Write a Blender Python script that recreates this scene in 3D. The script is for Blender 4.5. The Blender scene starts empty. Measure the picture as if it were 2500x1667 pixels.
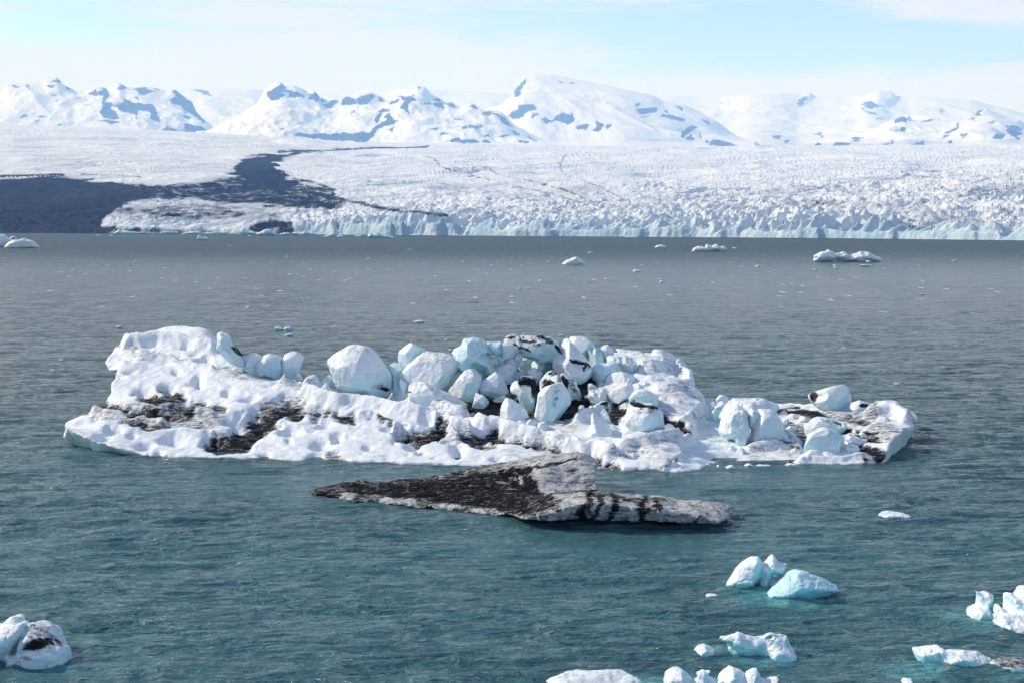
import bpy, bmesh, math, random
import numpy as np
from mathutils import Vector

# ------------------------------------------------------------------ camera, sky, sun
sc = bpy.context.scene
F, CX, CY, HZ, CAMH = 3434.0, 1250.0, 833.5, 548.0, 20.0
TH = math.atan((CY - HZ) / F)
cam_data = bpy.data.cameras.new("camera")
cam = bpy.data.objects.new("camera", cam_data)
sc.collection.objects.link(cam)
cam.location = (0, 0, CAMH)
cam.rotation_euler = (math.pi / 2 - TH, 0, 0)
cam_data.sensor_width = 36.0
cam_data.lens = 36.0 * F / 2500.0
cam_data.clip_start = 0.5
cam_data.clip_end = 120000.0
sc.camera = cam
sc.view_settings.view_transform = 'Standard'
sc.view_settings.look = 'None'
sc.view_settings.exposure = 0.05
sc.view_settings.gamma = 1.0
sc.cycles.volume_bounces = 2
sc.cycles.max_bounces = 8
sc.cycles.transparent_max_bounces = 8

SUN = Vector((-0.76, 0.27, 0.56)).normalized()
EL = math.asin(SUN.z)
AZ = math.atan2(SUN.x, SUN.y)
sd = bpy.data.lights.new("sun", 'SUN')
sd.energy = 4.5
sd.angle = math.radians(0.5)
sd.color = (1.0, 0.985, 0.965)
so = bpy.data.objects.new("sun", sd)
sc.collection.objects.link(so)
so.rotation_euler = SUN.to_track_quat('Z', 'Y').to_euler()
so.location = (-200, 50, 300)


class NT:
    """tiny node helper"""
    def __init__(s, tree):
        s.t = tree
        tree.nodes.clear()

    def n(s, typ, **kw):
        nd = s.t.nodes.new(typ)
        for k, v in kw.items():
            setattr(nd, k, v)
        return nd

    def l(s, a, b):
        s.t.links.new(a, b)

    def val(s, sock, v):
        if isinstance(v, (int, float)):
            sock.default_value = v
        elif isinstance(v, tuple):
            sock.default_value = v if len(v) == len(sock.default_value) else (*v, 1.0)
        else:
            s.l(v, sock)

    def math(s, op, a, b=0.0, c=0.0, clamp=False):
        nd = s.n('ShaderNodeMath', operation=op, use_clamp=clamp)
        s.val(nd.inputs[0], a); s.val(nd.inputs[1], b)
        if op in ('MULTIPLY_ADD', 'SMOOTH_MIN', 'WRAP'):
            s.val(nd.inputs[2], c)
        return nd.outputs[0]

    def mix(s, f, a, b):
        nd = s.n('ShaderNodeMix', data_type='RGBA')
        s.val(nd.inputs[0], f); s.val(nd.inputs[6], a); s.val(nd.inputs[7], b)
        return nd.outputs[2]

    def noise(s, vec, scale, detail=3.0, rough=0.5, dist=0.0):
        nd = s.n('ShaderNodeTexNoise')
        if vec is not None:
            s.l(vec, nd.inputs['Vector'])
        nd.inputs['Scale'].default_value = scale
        nd.inputs['Detail'].default_value = detail
        nd.inputs['Roughness'].default_value = rough
        nd.inputs['Distortion'].default_value = dist
        return nd.outputs[0]

    def mapr(s, v, a, b, c=0.0, d=1.0, smooth=True):
        nd = s.n('ShaderNodeMapRange')
        if smooth:
            nd.interpolation_type = 'SMOOTHSTEP'
        s.val(nd.inputs[0], v)
        for i, q in enumerate((a, b, c, d)):
            s.val(nd.inputs[i + 1], q)
        return nd.outputs[0]

    def vscale(s, vec, sx, sy, sz):
        nd = s.n('ShaderNodeVectorMath', operation='MULTIPLY')
        s.l(vec, nd.inputs[0]); nd.inputs[1].default_value = (sx, sy, sz)
        return nd.outputs[0]

    def attr(s, name):
        return s.n('ShaderNodeAttribute', attribute_name=name).outputs['Fac']

    def bump(s, h, strength, dist, normal=None):
        nd = s.n('ShaderNodeBump')
        s.val(nd.inputs['Strength'], strength)
        s.val(nd.inputs['Distance'], dist)
        s.l(h, nd.inputs['Height'])
        if normal is not None:
            s.l(normal, nd.inputs['Normal'])
        return nd.outputs[0]


world = bpy.data.worlds.new("World")
sc.world = world
world.use_nodes = True
w = NT(world.node_tree)
skyt = w.n('ShaderNodeTexSky')
skyt.sky_type = 'NISHITA'
skyt.sun_disc = False
skyt.sun_elevation = EL
skyt.sun_rotation = AZ
skyt.air_density = 1.0
skyt.dust_density = 0.4
skyt.ozone_density = 1.3
tc = w.n('ShaderNodeTexCoord')
dirv = tc.outputs['Generated']
warp = w.noise(w.vscale(dirv, 3, 3, 14), 1.2, 3, 0.5)
base = w.noise(w.vscale(dirv, 2.6, 2.6, 17), 1.35, 7, 0.58, 0.35)
fine = w.noise(w.vscale(dirv, 5, 5, 42), 1.5, 7, 0.66, 1.4)
cov = w.math('MULTIPLY_ADD', fine, 0.5, w.math('SUBTRACT', base, 0.05))
sep = w.n('ShaderNodeSeparateXYZ'); w.l(dirv, sep.inputs[0])


def sky_spot(cx, cz, rx, rz, amp):
    a = w.math('MULTIPLY', w.math('SUBTRACT', sep.outputs[0], cx), 1.0 / rx)
    b = w.math('MULTIPLY', w.math('SUBTRACT', sep.outputs[2], cz), 1.0 / rz)
    r2 = w.math('ADD', w.math('MULTIPLY', a, a), w.math('MULTIPLY', b, b))
    return w.math('MULTIPLY', w.math('POWER', 2.718, w.math('MULTIPLY', r2, -1.0)), amp)


bias = w.math('ADD', sky_spot(0.165, 0.128, 0.115, 0.024, -0.42), sky_spot(-0.30, 0.128, 0.075, 0.014, -0.24))
bias = w.math('ADD', bias, sky_spot(0.30, 0.112, 0.05, 0.007, -0.3))
bias = w.math('ADD', bias, sky_spot(0.32, 0.146, 0.075, 0.013, 0.35))
bias = w.math('ADD', bias, sky_spot(0.155, 0.1175, 0.04, 0.003, 0.22))
bias = w.math('ADD', bias, sky_spot(0.0, 0.05, 0.9, 0.048, 0.42))
cov = w.math('ADD', cov, bias)
cmask = w.mapr(cov, 0.48, 0.78)
skyc = w.n('ShaderNodeVectorMath', operation='MULTIPLY')
w.l(skyt.outputs[0], skyc.inputs[0]); skyc.inputs[1].default_value = (1.45, 1.7, 2.3)
cloudc = w.mix(fine, (7.6, 8.5, 11.0), (8.7, 9.4, 12.0))
skyf = w.mix(w.math('MULTIPLY', cmask, 0.93), skyc.outputs[0], cloudc)
# high blue zenith stays open: clouds thin out overhead
zen = w.mapr(sep.outputs[2], 0.22, 0.55, 0.0, 0.9)
skyf = w.mix(zen, skyf, skyt.outputs[0])
bg = w.n('ShaderNodeBackground')
bg.inputs['Strength'].default_value = 0.10
w.l(skyf, bg.inputs['Color'])
wo = w.n('ShaderNodeOutputWorld'); w.l(bg.outputs[0], wo.inputs['Surface'])

# ------------------------------------------------------------------ projection helpers
CT, ST = math.cos(TH), math.sin(TH)


def at(px, py, Y):
    u = (px - CX) / F; v = -(py - CY) / F
    dy = CT + v * ST; dz = -ST + v * CT
    t = Y / dy
    return (u * t, Y, CAMH + dz * t)


def ground(px, py, z=0.0):
    v = -(py - CY) / F
    dy = CT + v * ST; dz = -ST + v * CT
    return dy * (z - CAMH) / dz


def proj(x, y, z):
    zz = z - CAMH
    dep = y * CT - zz * ST
    up = y * ST + zz * CT
    return CX + F * x / dep, CY - F * up / dep


class R:
    def __init__(s, ox, oy, k): s.o = (ox, oy, k)
    def __call__(s, p): return (s.o[0] + p[0] * s.o[2], s.o[1] + p[1] * s.o[2])


A = R(100, 750, .29762); B = R(750, 780, .2551); C = R(1150, 780, .26786); D = R(1650, 880, .27636)
E = R(1650, 1230, .36139); FF = R(1300, 1480, .29762); G = R(0, 1450, .13838); K = R(1180, 800, .16584)
L = R(1400, 900, .14032); N = R(2250, 1380, .18302); P = R(0, 0, 1.0)
SF = R(0, 540, .42517); SG = R(1300, 560, .42517)
M1 = R(0, 170, .36139); M2 = R(600, 170, .36139); M3 = R(1200, 170, .36139); M4 = R(1650, 170, .36139)
DB = R(720, 1080, .47619)

# ------------------------------------------------------------------ numpy helpers


def _h(ix, iy, iz, seed):
    h = (ix.astype(np.uint32) * np.uint32(374761393) + iy.astype(np.uint32) * np.uint32(668265263)
         + iz.astype(np.uint32) * np.uint32(2147483647) + np.uint32((seed * 974634777 + 12345) & 0xffffffff))
    h = (h ^ (h >> np.uint32(13))) * np.uint32(1274126177)
    h = (h ^ (h >> np.uint32(16))) * np.uint32(2246822519)
    h = h ^ (h >> np.uint32(15))
    return (h & np.uint32(0xffffff)).astype(np.float32) / np.float32(0xffffff)


def vnoise(x, y, z, seed=0):
    x = np.asarray(x, np.float64); y = np.asarray(y, np.float64); z = np.asarray(z, np.float64) + 0 * x
    fx = np.floor(x); fy = np.floor(y); fz = np.floor(z)
    ix = fx.astype(np.int64); iy = fy.astype(np.int64); iz = fz.astype(np.int64)
    tx = (x - fx).astype(np.float32); ty = (y - fy).astype(np.float32); tz = (z - fz).astype(np.float32)
    tx = tx * tx * tx * (tx * (tx * 6 - 15) + 10); ty = ty * ty * ty * (ty * (ty * 6 - 15) + 10); tz = tz * tz * (3 - 2 * tz)

    def c(a, b, d): return _h((ix + a) & 0xffffffff, (iy + b) & 0xffffffff, (iz + d) & 0xffffffff, seed)
    a0 = c(0, 0, 0); a1 = c(1, 0, 0); b0 = c(0, 1, 0); b1 = c(1, 1, 0)
    r0 = (a0 + (a1 - a0) * tx); r1 = (b0 + (b1 - b0) * tx); q0 = r0 + (r1 - r0) * ty
    a0 = c(0, 0, 1); a1 = c(1, 0, 1); b0 = c(0, 1, 1); b1 = c(1, 1, 1)
    r0 = (a0 + (a1 - a0) * tx); r1 = (b0 + (b1 - b0) * tx); q1 = r0 + (r1 - r0) * ty
    return q0 + (q1 - q0) * tz


def n2(x, y, seed=0):
    x = np.asarray(x, np.float64); y = np.asarray(y, np.float64)
    fx = np.floor(x); fy = np.floor(y)
    ix = fx.astype(np.int64); iy = fy.astype(np.int64); z0 = np.zeros_like(ix)
    tx = (x - fx).astype(np.float32); ty = (y - fy).astype(np.float32)
    tx = tx * tx * tx * (tx * (tx * 6 - 15) + 10); ty = ty * ty * ty * (ty * (ty * 6 - 15) + 10)

    def c(a, b): return _h((ix + a) & 0xffffffff, (iy + b) & 0xffffffff, z0, seed)
    a0 = c(0, 0); a1 = c(1, 0); b0 = c(0, 1); b1 = c(1, 1)
    r0 = a0 + (a1 - a0) * tx; r1 = b0 + (b1 - b0) * tx
    return r0 + (r1 - r0) * ty


def fbm2(x, y, o=4, seed=0, g=0.5, ridge=False):
    s = 0; a = 1.0; tot = 0
    for i in range(o):
        ca, sa = math.cos(.35 + 1.1 * i), math.sin(.35 + 1.1 * i)
        v = n2((x * ca - y * sa) * 2.03 ** i + 17.3 * i, (x * sa + y * ca) * 2.03 ** i - 9.1 * i, seed + i)
        if ridge:
            v = 1 - np.abs(2 * v - 1)
        s = s + a * v; tot += a; a *= g
    return s / tot


def fbm3(x, y, z, o=4, seed=0, g=0.5):
    s = 0; a = 1.0; tot = 0
    for i in range(o):
        s = s + a * vnoise(x * 2.03 ** i, y * 2.03 ** i, z * 2.03 ** i + 5.7 * i, seed + i); tot += a; a *= g
    return s / tot - 0.5


def sst(v, a, b):
    t = np.clip((v - a) / (b - a), 0, 1)
    return t * t * (3 - 2 * t)


def poly_sd(x, y, poly):
    """signed distance to a polygon, negative inside"""
    x = np.asarray(x, np.float32); y = np.asarray(y, np.float32)
    d2 = np.full(x.shape, 1e12, np.float32); ins = np.zeros(x.shape, bool)
    n = len(poly)
    for i in range(n):
        ax, ay = poly[i]; bx, by = poly[(i + 1) % n]
        ex, ey = bx - ax, by - ay
        L2 = ex * ex + ey * ey + 1e-12
        t = np.clip(((x - ax) * ex + (y - ay) * ey) / L2, 0, 1)
        dx = x - ax - ex * t; dy = y - ay - ey * t
        np.minimum(d2, dx * dx + dy * dy, out=d2)
        if ay != by:
            cr = ((ay > y) != (by > y)) & (x < (bx - ax) * (y - ay) / (by - ay) + ax)
            ins ^= cr
    d = np.sqrt(d2)
    return np.where(ins, -d, d)


def line_d(x, y, pts, ys=1.0):
    d2 = np.full(x.shape, 1e12, np.float32)
    for i in range(len(pts) - 1):
        ax, ay = pts[i]; bx, by = pts[i + 1]
        ay *= ys; by *= ys
        ex, ey = bx - ax, by - ay
        t = np.clip(((x - ax) * ex + (y * ys - ay) * ey) / (ex * ex + ey * ey + 1e-9), 0, 1)
        dx = x - ax - ex * t; dy = y * ys - ay - ey * t
        np.minimum(d2, dx * dx + dy * dy, out=d2)
    return np.sqrt(d2)


def new_mesh(name, V, Q, attrs=None, smooth=True):
    me = bpy.data.meshes.new(name)
    me.vertices.add(len(V)); me.vertices.foreach_set('co', np.asarray(V, np.float32).ravel())
    Q = np.asarray(Q, np.int32)
    me.loops.add(Q.size); me.loops.foreach_set('vertex_index', Q.ravel())
    me.polygons.add(len(Q))
    k = Q.shape[1]
    me.polygons.foreach_set('loop_start', np.arange(0, Q.size, k, dtype=np.int32))
    me.polygons.foreach_set('loop_total', np.full(len(Q), k, np.int32))
    me.polygons.foreach_set('use_smooth', np.full(len(Q), smooth, bool))
    for nm, arr in (attrs or {}).items():
        at_ = me.attributes.new(nm, 'FLOAT', 'POINT')
        at_.data.foreach_set('value', np.asarray(arr, np.float32).ravel())
    me.update(calc_edges=True)
    return me


def add_obj(name, me, mat, parent=None, label=None, cat=None, group=None, kind=None):
    o = bpy.data.objects.new(name, me)
    sc.collection.objects.link(o)
    if mat is not None:
        me.materials.append(mat)
    if parent is not None:
        o.parent = parent
    if label: o['label'] = label
    if cat: o['category'] = cat
    if group: o['group'] = group
    if kind: o['kind'] = kind
    return o


def grid_quads(nr, nc):
    i = np.arange(nr - 1)[:, None] * nc + np.arange(nc - 1)[None, :]
    return np.stack([i, i + 1, i + nc + 1, i + nc], -1).reshape(-1, 4)


def surface_nets(Fd, org, h):
    """Fd (nx,ny,nz), negative inside -> verts, quads"""
    nx, ny, nz = Fd.shape
    S = Fd < 0
    c = S[:-1, :-1, :-1].astype(np.int8)
    for a, b, d in ((1, 0, 0), (0, 1, 0), (0, 0, 1), (1, 1, 0), (1, 0, 1), (0, 1, 1), (1, 1, 1)):
        c = c + S[a:nx - 1 + a, b:ny - 1 + b, d:nz - 1 + d]
    act = (c > 0) & (c < 8)
    I = np.argwhere(act)
    idx = np.full(act.shape, -1, np.int32)
    idx[I[:, 0], I[:, 1], I[:, 2]] = np.arange(len(I))
    corner = {}
    for a in (0, 1):
        for b in (0, 1):
            for d in (0, 1):
                corner[a, b, d] = Fd[I[:, 0] + a, I[:, 1] + b, I[:, 2] + d].astype(np.float64)
    acc = np.zeros((len(I), 3)); cnt = np.zeros(len(I))
    for p in corner:
        for ax in range(3):
            if p[ax] == 0:
                q = list(p); q[ax] = 1; q = tuple(q)
                va, vb = corner[p], corner[q]
                m = (va < 0) != (vb < 0)
                t = np.where(m, va / np.where(m, va - vb, 1), 0)
                pos = np.tile(np.array(p, float), (len(I), 1)); pos[:, ax] += t
                acc += pos * m[:, None]; cnt += m
    V = (I + acc / np.maximum(cnt, 1)[:, None]) * np.array(h) + np.array(org)
    quads = []
    for ax in range(3):
        sl0 = [slice(None)] * 3; sl1 = [slice(None)] * 3
        sl0[ax] = slice(0, -1); sl1[ax] = slice(1, None)
        diff = S[tuple(sl0)] != S[tuple(sl1)]
        e = np.argwhere(diff)
        o1, o2 = [k for k in range(3) if k != ax]
        lim = act.shape
        e = e[(e[:, o1] > 0) & (e[:, o2] > 0) & (e[:, o1] < lim[o1]) & (e[:, o2] < lim[o2]) & (e[:, ax] < lim[ax])]
        if not len(e): continue

        def g(d1, d2):
            q = e.copy(); q[:, o1] -= d1; q[:, o2] -= d2
            return idx[q[:, 0], q[:, 1], q[:, 2]]
        qd = np.stack([g(1, 1), g(0, 1), g(0, 0), g(1, 0)], -1)
        ins = S[e[:, 0], e[:, 1], e[:, 2]]
        flip = ~ins if ax != 1 else ins
        qd[flip] = qd[flip][:, ::-1]
        quads.append(qd)
    return V, np.concatenate(quads)


def vnormals(V, Q):
    a = V[Q[:, 2]] - V[Q[:, 0]]; b = V[Q[:, 3]] - V[Q[:, 1]]
    n = np.cross(a, b)
    out = np.zeros_like(V)
    for k in range(4):
        for c in range(3):
            out[:, c] += np.bincount(Q[:, k], n[:, c], len(V))
    return out / (np.linalg.norm(out, axis=1, keepdims=True) + 1e-12)


# ------------------------------------------------------------------ materials
def ice_mat(name, crust, clean, dirt_col=(0.012, 0.012, 0.0155), sss=0.35, rad=(0.25, 0.8, 1.0), scale=0.6,
            rough=0.45, bscale=3.0, bstr=0.6, speck=0.10):
    m = bpy.data.materials.new(name); m.use_nodes = True
    t = NT(m.node_tree)
    co = t.n('ShaderNodeNewGeometry').outputs['Position']
    d = t.attr('dirt'); bl = t.attr('blue')
    nf = t.noise(co, 7.0, 4, 0.7); nm = t.noise(co, 1.6, 5, 0.6); nv = t.noise(co, 45.0, 2, 0.6)
    streak = t.noise(t.vscale(co, 0.8, 3.0, 3.5), 1.3, 5, 0.68)
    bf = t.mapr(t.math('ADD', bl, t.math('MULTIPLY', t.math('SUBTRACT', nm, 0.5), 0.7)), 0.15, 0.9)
    cl = t.mix(t.mapr(streak, 0.35, 0.7), clean, tuple(min(1, c * 1.12) for c in clean))
    cr = t.mix(t.mapr(nm, 0.3, 0.75), crust, tuple(c * (0.82, 0.86, 0.92)[i] for i, c in enumerate(crust)))
    cr = t.mix(t.mapr(nv, 0.62, 0.80, 0.0, speck), cr, (0.10, 0.09, 0.085))
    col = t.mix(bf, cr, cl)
    nsum = t.math('ADD', t.math('MULTIPLY', t.math('SUBTRACT', nf, 0.5), 1.0), t.math('MULTIPLY', t.math('SUBTRACT', streak, 0.5), 2.1))
    nsum = t.math('MULTIPLY', nsum, t.mapr(d, 0.02, 0.2))
    df = t.mapr(t.math('ADD', d, nsum), 0.18, 1.0)
    dc = t.mix(t.mapr(nf, 0.3, 0.8), dirt_col, tuple(c * 1.5 for c in dirt_col))
    col = t.mix(df, col, dc)
    b = t.n('ShaderNodeBsdfPrincipled')
    t.l(col, b.inputs['Base Color'])
    t.val(b.inputs['Roughness'], t.mix(df, (rough,) * 3, (0.85,) * 3))
    b.inputs['IOR'].default_value = 1.31
    t.val(b.inputs['Specular IOR Level'], t.math('MULTIPLY_ADD', df, -0.42, 0.5))
    t.val(b.inputs['Subsurface Weight'], t.math('MULTIPLY', t.math('SUBTRACT', 1.0, df), t.math('MULTIPLY_ADD', bf, sss * 0.6, sss * 0.6)))
    b.inputs['Subsurface Radius'].default_value = rad
    b.inputs['Subsurface Scale'].default_value = scale
    vo = t.n('ShaderNodeTexVoronoi'); vo.inputs['Scale'].default_value = 1.0
    t.l(t.vscale(co, 1.1, 1.1, 0.8), vo.inputs['Vector'])
    hh = t.math('ADD', t.noise(co, bscale, 6, 0.68), t.math('MULTIPLY', nf, 0.42))
    hh = t.math('ADD', hh, t.math('MULTIPLY', vo.outputs['Distance'], 0.5))
    t.l(t.bump(hh, bstr, 0.16), b.inputs['Normal'])
    o = t.n('ShaderNodeOutputMaterial'); t.l(b.outputs[0], o.inputs['Surface'])
    return m


M_SNOW = ice_mat('snow_ice', (0.86, 0.885, 0.91), (0.50, 0.74, 0.76), sss=0.12, scale=0.25, bstr=0.7, rough=0.6, speck=0.28)
M_BLOCK = ice_mat('block_ice', (0.86, 0.895, 0.905), (0.50, 0.755, 0.82), sss=0.35, scale=0.22, bscale=2.2, bstr=0.8, rough=0.35)
M_BLUE = ice_mat('turquoise_ice', (0.68, 0.86, 0.88), (0.28, 0.66, 0.73), sss=0.5, scale=0.4, bscale=2.2, bstr=0.7, rough=0.25, speck=0.02)
M_WHITE = ice_mat('white_growler_ice', (0.86, 0.91, 0.92), (0.36, 0.76, 0.83), sss=0.4, scale=0.25, bscale=2.5, bstr=0.7, rough=0.3, speck=0.02)
M_TURQ = ice_mat('clear_turquoise_ice', (0.62, 0.87, 0.90), (0.26, 0.68, 0.77), sss=0.5, scale=0.4, bscale=2.2, bstr=0.7, rough=0.2, speck=0.0)
M_GREY = ice_mat('dirty_ice', (0.46, 0.47, 0.48), (0.34, 0.42, 0.45), sss=0.1, scale=0.3, bscale=4.0, bstr=0.7, rough=0.55, speck=0.5)


def poly_world(conv, pts, Y):
    return [(lambda q: (q[0], q[2]))(at(*conv(p), Y)) for p in pts]


def hull_planes(P3):
    bm = bmesh.new()
    vs = [bm.verts.new(p) for p in P3]
    bmesh.ops.convex_hull(bm, input=vs, use_existing_faces=False)
    c = Vector((0, 0, 0))
    for p in P3: c += Vector(p)
    c /= len(P3)
    pl = []
    bm.normal_update()
    for f in bm.faces:
        n = f.normal.copy()
        if f.calc_area() < 1e-6: continue
        d = n.dot(f.verts[0].co)
        if n.dot(c) > d: n = -n; d = -d
        for (m_, e_) in pl:
            if m_.dot(n) > 0.985 and abs(e_ - d) < 0.15: break
        else:
            pl.append((n, d))
    bm.free()
    return pl


ICE_COUNT = [0]


def ice(name, label, conv, parts, Y, mat=None, group=None, cat='ice', dirt=(), dust=0.0, t=None, seed=None,
        res=44, rough=0.05, below=0.0, blue=0.9, rnd=0.05, lo=1.0, parent=None, top=0.0, chips=14):
    """parts: list of (mode, outline, dy, thickness, fronts); mode h hull, p puffed outline, - cut"""
    ICE_COUNT[0] += 1
    seed = ICE_COUNT[0] if seed is None else seed
    rs = random.Random(seed)
    allp = []
    for pt in parts:
        if pt[0] != '-':
            allp += [at(*conv(q), Y + (pt[2] if len(pt) > 2 else 0)) for q in pt[1]]
    xs = [p[0] for p in allp]; zs = [p[2] for p in allp]
    W = max(xs) - min(xs); Hh = max(zs) - min(zs)
    tdef = t if t else 0.75 * min(W, Hh * 1.3) + 0.1 * W
    size = max(W, Hh)
    ymin = Y; ymax = Y
    for pt in parts:
        dy = pt[2] if len(pt) > 2 else 0; tt = (pt[3] if len(pt) > 3 and pt[3] else tdef)
        ymin = min(ymin, Y + dy - tt * .6); ymax = max(ymax, Y + dy + tt * .6)
        for f in (pt[4] if len(pt) > 4 else ()): ymin = min(ymin, Y + dy - f[2])
    h = max(W, Hh, (ymax - ymin) * 0.7) / res
    pad = 3 * h
    X0, X1, Z0, Z1 = min(xs) - pad, max(xs) + pad, min(zs) - pad - below, max(zs) + pad
    ymin -= pad; ymax += pad
    gx = np.arange(X0, X1 + h, h, dtype=np.float32); gy = np.arange(ymin, ymax + h, h, dtype=np.float32); gz = np.arange(Z0, Z1 + h, h, dtype=np.float32)
    X = gx[:, None, None]; Yg = gy[None, :, None]; Z = gz[None, None, :]
    Fd = None
    kk = 1.0 / (rnd * size)
    for pt in parts:
        mode, outl = pt[0], pt[1]
        dy = pt[2] if len(pt) > 2 else 0
        tt = (pt[3] if len(pt) > 3 and pt[3] else tdef)
        fronts = pt[4] if len(pt) > 4 else None
        Yc = Y + dy
        O = [at(*conv(q), Yc) for q in outl]
        cx = sum(p[0] for p in O) / len(O); cz = sum(p[2] for p in O) / len(O)
        zmin_ = min(p[2] for p in O)
        if below and mode != '-':
            O = [(p[0], p[1], p[2] - (below if p[2] < zmin_ + 0.25 * Hh else 0)) for p in O]
        if mode == 'h':
            pts3 = [(p[0], p[1] + rs.uniform(-.12, .12) * tt, p[2]) for p in O]
            if fronts:
                for (u, v, f) in fronts:
                    pts3.append(at(*conv((u, v)), Yc - f))
            else:
                for p in O:
                    s = rs.uniform(0.45, 0.8)
                    pts3.append((cx + (p[0] - cx) * s, Yc - tt * 0.5 * rs.uniform(.75, 1.05), cz + (p[2] - cz) * s - 0.05 * Hh))
            for p in O:
                s = rs.uniform(0.55, 0.85)
                pts3.append((cx + (p[0] - cx) * s, Yc + tt * 0.5 * rs.uniform(.75, 1.05), cz + (p[2] - cz) * s - 0.03 * Hh))
            pl = hull_planes(pts3)
            oh = max(p[2] for p in O) - zmin_; ow = max(p[0] for p in O) - min(p[0] for p in O)
            for _c in range(8 if chips else 0):
                dn = Vector((rs.uniform(-1, 1), rs.uniform(-1.1, .1), rs.uniform(-.5, .9))).normalized()
                mx = max(dn.dot(Vector(p)) for p in pts3); mn = min(dn.dot(Vector(p)) for p in pts3)
                pl.append((dn, mx - rs.uniform(.03, .15) * (mx - mn)))
            kk = 1.0 / (0.17 * rnd * min(size, 1.6 * tt, 2.2 * min(oh, ow)) + 1e-4)
            acc = np.zeros((len(gx), len(gy), len(gz)), np.float32)
            for n, d in pl:
                v = n.x * X + n.y * Yg + n.z * Z - d
                acc += np.exp(np.clip(v * kk, -30, 30))
            cal = []
            for p in O:
                cal.append(math.log(sum(math.exp(max(-30, min(30, (n.x * p[0] + n.y * p[1] + n.z * p[2] - d) * kk))) for n, d in pl)) / kk)
            cal.sort()
            sd_ = np.log(acc + 1e-12) / kk - 0.85 * cal[len(cal) // 2]
        else:
            pol = [(p[0], p[2]) for p in O]
            XX, ZZ = np.meshgrid(gx, gz, indexing='ij')
            d2 = poly_sd(XX, ZZ, pol)[:, None, :]
            hh = tt * 0.5
            yy = np.abs(Yg - Yc - 0.12 * tt * (n2(XX / (0.35 * size + .01), ZZ / (0.35 * size + .01), seed)[:, None, :] - 0.5)) / hh
            Rr = max(0.12 * size, float(-d2.min()) * 0.98)
            if mode == '-':
                # a melted hole that slopes down through the ice
                G3 = np.meshgrid(gx, gy, gz, indexing='ij')
                d3 = poly_sd(G3[0], G3[2] + .27 * (G3[1] - Yc), pol)
                sd_ = np.maximum(d3, np.abs(Yg - Yc) - hh)
            else:
                sd_ = (d2 + Rr * yy ** 2.2) * 0.7
        if mode == '-':
            Fd = np.maximum(Fd, -sd_)
        elif Fd is None:
            Fd = sd_
        else:
            k2 = 0.035 * size
            hq = np.clip(0.5 + 0.5 * (sd_ - Fd) / k2, 0, 1)
            Fd = sd_ * (1 - hq) + Fd * hq - k2 * hq * (1 - hq)
    if float(Fd.min()) > -h * .8: Fd = Fd - (float(Fd.min()) + h * 1.2)
    Fd = np.broadcast_to(Fd, (len(gx), len(gy), len(gz))).astype(np.float32).copy()
    Fd[0] = Fd[-1] = 1; Fd[:, 0] = Fd[:, -1] = 1; Fd[:, :, 0] = Fd[:, :, -1] = 1
    V, Q = surface_nets(Fd, (X0, ymin, Z0), (h, h, h))
    nr = vnormals(V, Q)
    s1 = 2.6 / size * lo; s2 = 7.5 / size
    nz = fbm3(V[:, 0] * s1, V[:, 1] * s1, V[:, 2] * s1, 2, seed * 7) * 1.4 + fbm3(V[:, 0] * s2, V[:, 1] * s2, V[:, 2] * s2, 3, seed * 7 + 3) * 0.55
    sc1 = vnoise(V[:, 0] * s2 * 1.3, V[:, 1] * s2 * 1.3, V[:, 2] * s2 * 0.8, seed + 50)
    nz = nz - 0.8 * np.maximum(sc1 - 0.66, 0) - .25 * (np.abs(vnoise(V[:, 0] * s2, V[:, 1] * s2, V[:, 2] * s2 * 1.5, seed + 51) - .5) < .03)
    V = V + nr * (nz * rough * size)[:, None]
    # fracture faces: shave the outside with flat planes
    for _c in range(chips):
        dn = np.array([rs.uniform(-.85, .85), rs.uniform(-1.3, -.35), rs.uniform(-.5, .85)]); dn /= np.linalg.norm(dn)
        pr = V @ dn; mx = pr.max(); ext = mx - pr.min()
        ov = pr - (mx - rs.uniform(.03, .11) * ext)
        V = V - np.maximum(ov, 0)[:, None] * dn[None, :] * .93
    V = V + vnormals(V, Q) * (fbm3(V[:, 0] * s2 * 2, V[:, 1] * s2 * 2, V[:, 2] * s2 * 2, 3, seed * 3 + 1) * .02 * size)[:, None]
    nr = vnormals(V, Q)
    px, py = proj(V[:, 0], V[:, 1], V[:, 2])
    dv = np.zeros(len(V))
    jit = fbm3(V[:, 0] * 1.3, V[:, 1] * 1.3, V[:, 2] * 1.3, 3, 91)
    jx = px + jit * 10; jy = py + fbm3(V[:, 0] * 1.3 + 40, V[:, 1] * 1.3, V[:, 2] * 1.3, 3, 93) * 10
    for db in dirt:
        cxp, cyp = conv((db[0], db[1])); rx = db[2] * conv.o[2]; ry = db[3] * conv.o[2]
        ang = math.radians(db[5]) if len(db) > 5 else 0
        ax = (jx - cxp) * math.cos(ang) + (jy - cyp) * math.sin(ang); ay = -(jx - cxp) * math.sin(ang) + (jy - cyp) * math.cos(ang)
        r = np.sqrt((ax / rx) ** 2 + (ay / ry) ** 2)
        dv = np.maximum(dv, db[4] * (1 - sst(r, 0.55, 1.25)))
    if dust:
        pn = fbm3(V[:, 0] * .9, V[:, 1] * .9, V[:, 2] * .9, 3, 97 + seed)
        dv = np.maximum(dv, dust * sst(nr[:, 2] + pn * 0.8, 0.05, 0.8))
    bv = blue * (1 - sst(nr[:, 2] + 0.45 * sst(-nr[:, 0], 0, 1) - .4 * np.maximum(nr[:, 0], 0), top - 0.3, top + 0.45))  # bare ice blue, plus bluish shade painted on sides turned from the sun
    me = new_mesh(name, V, Q, {'dirt': dv, 'blue': bv})
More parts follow.
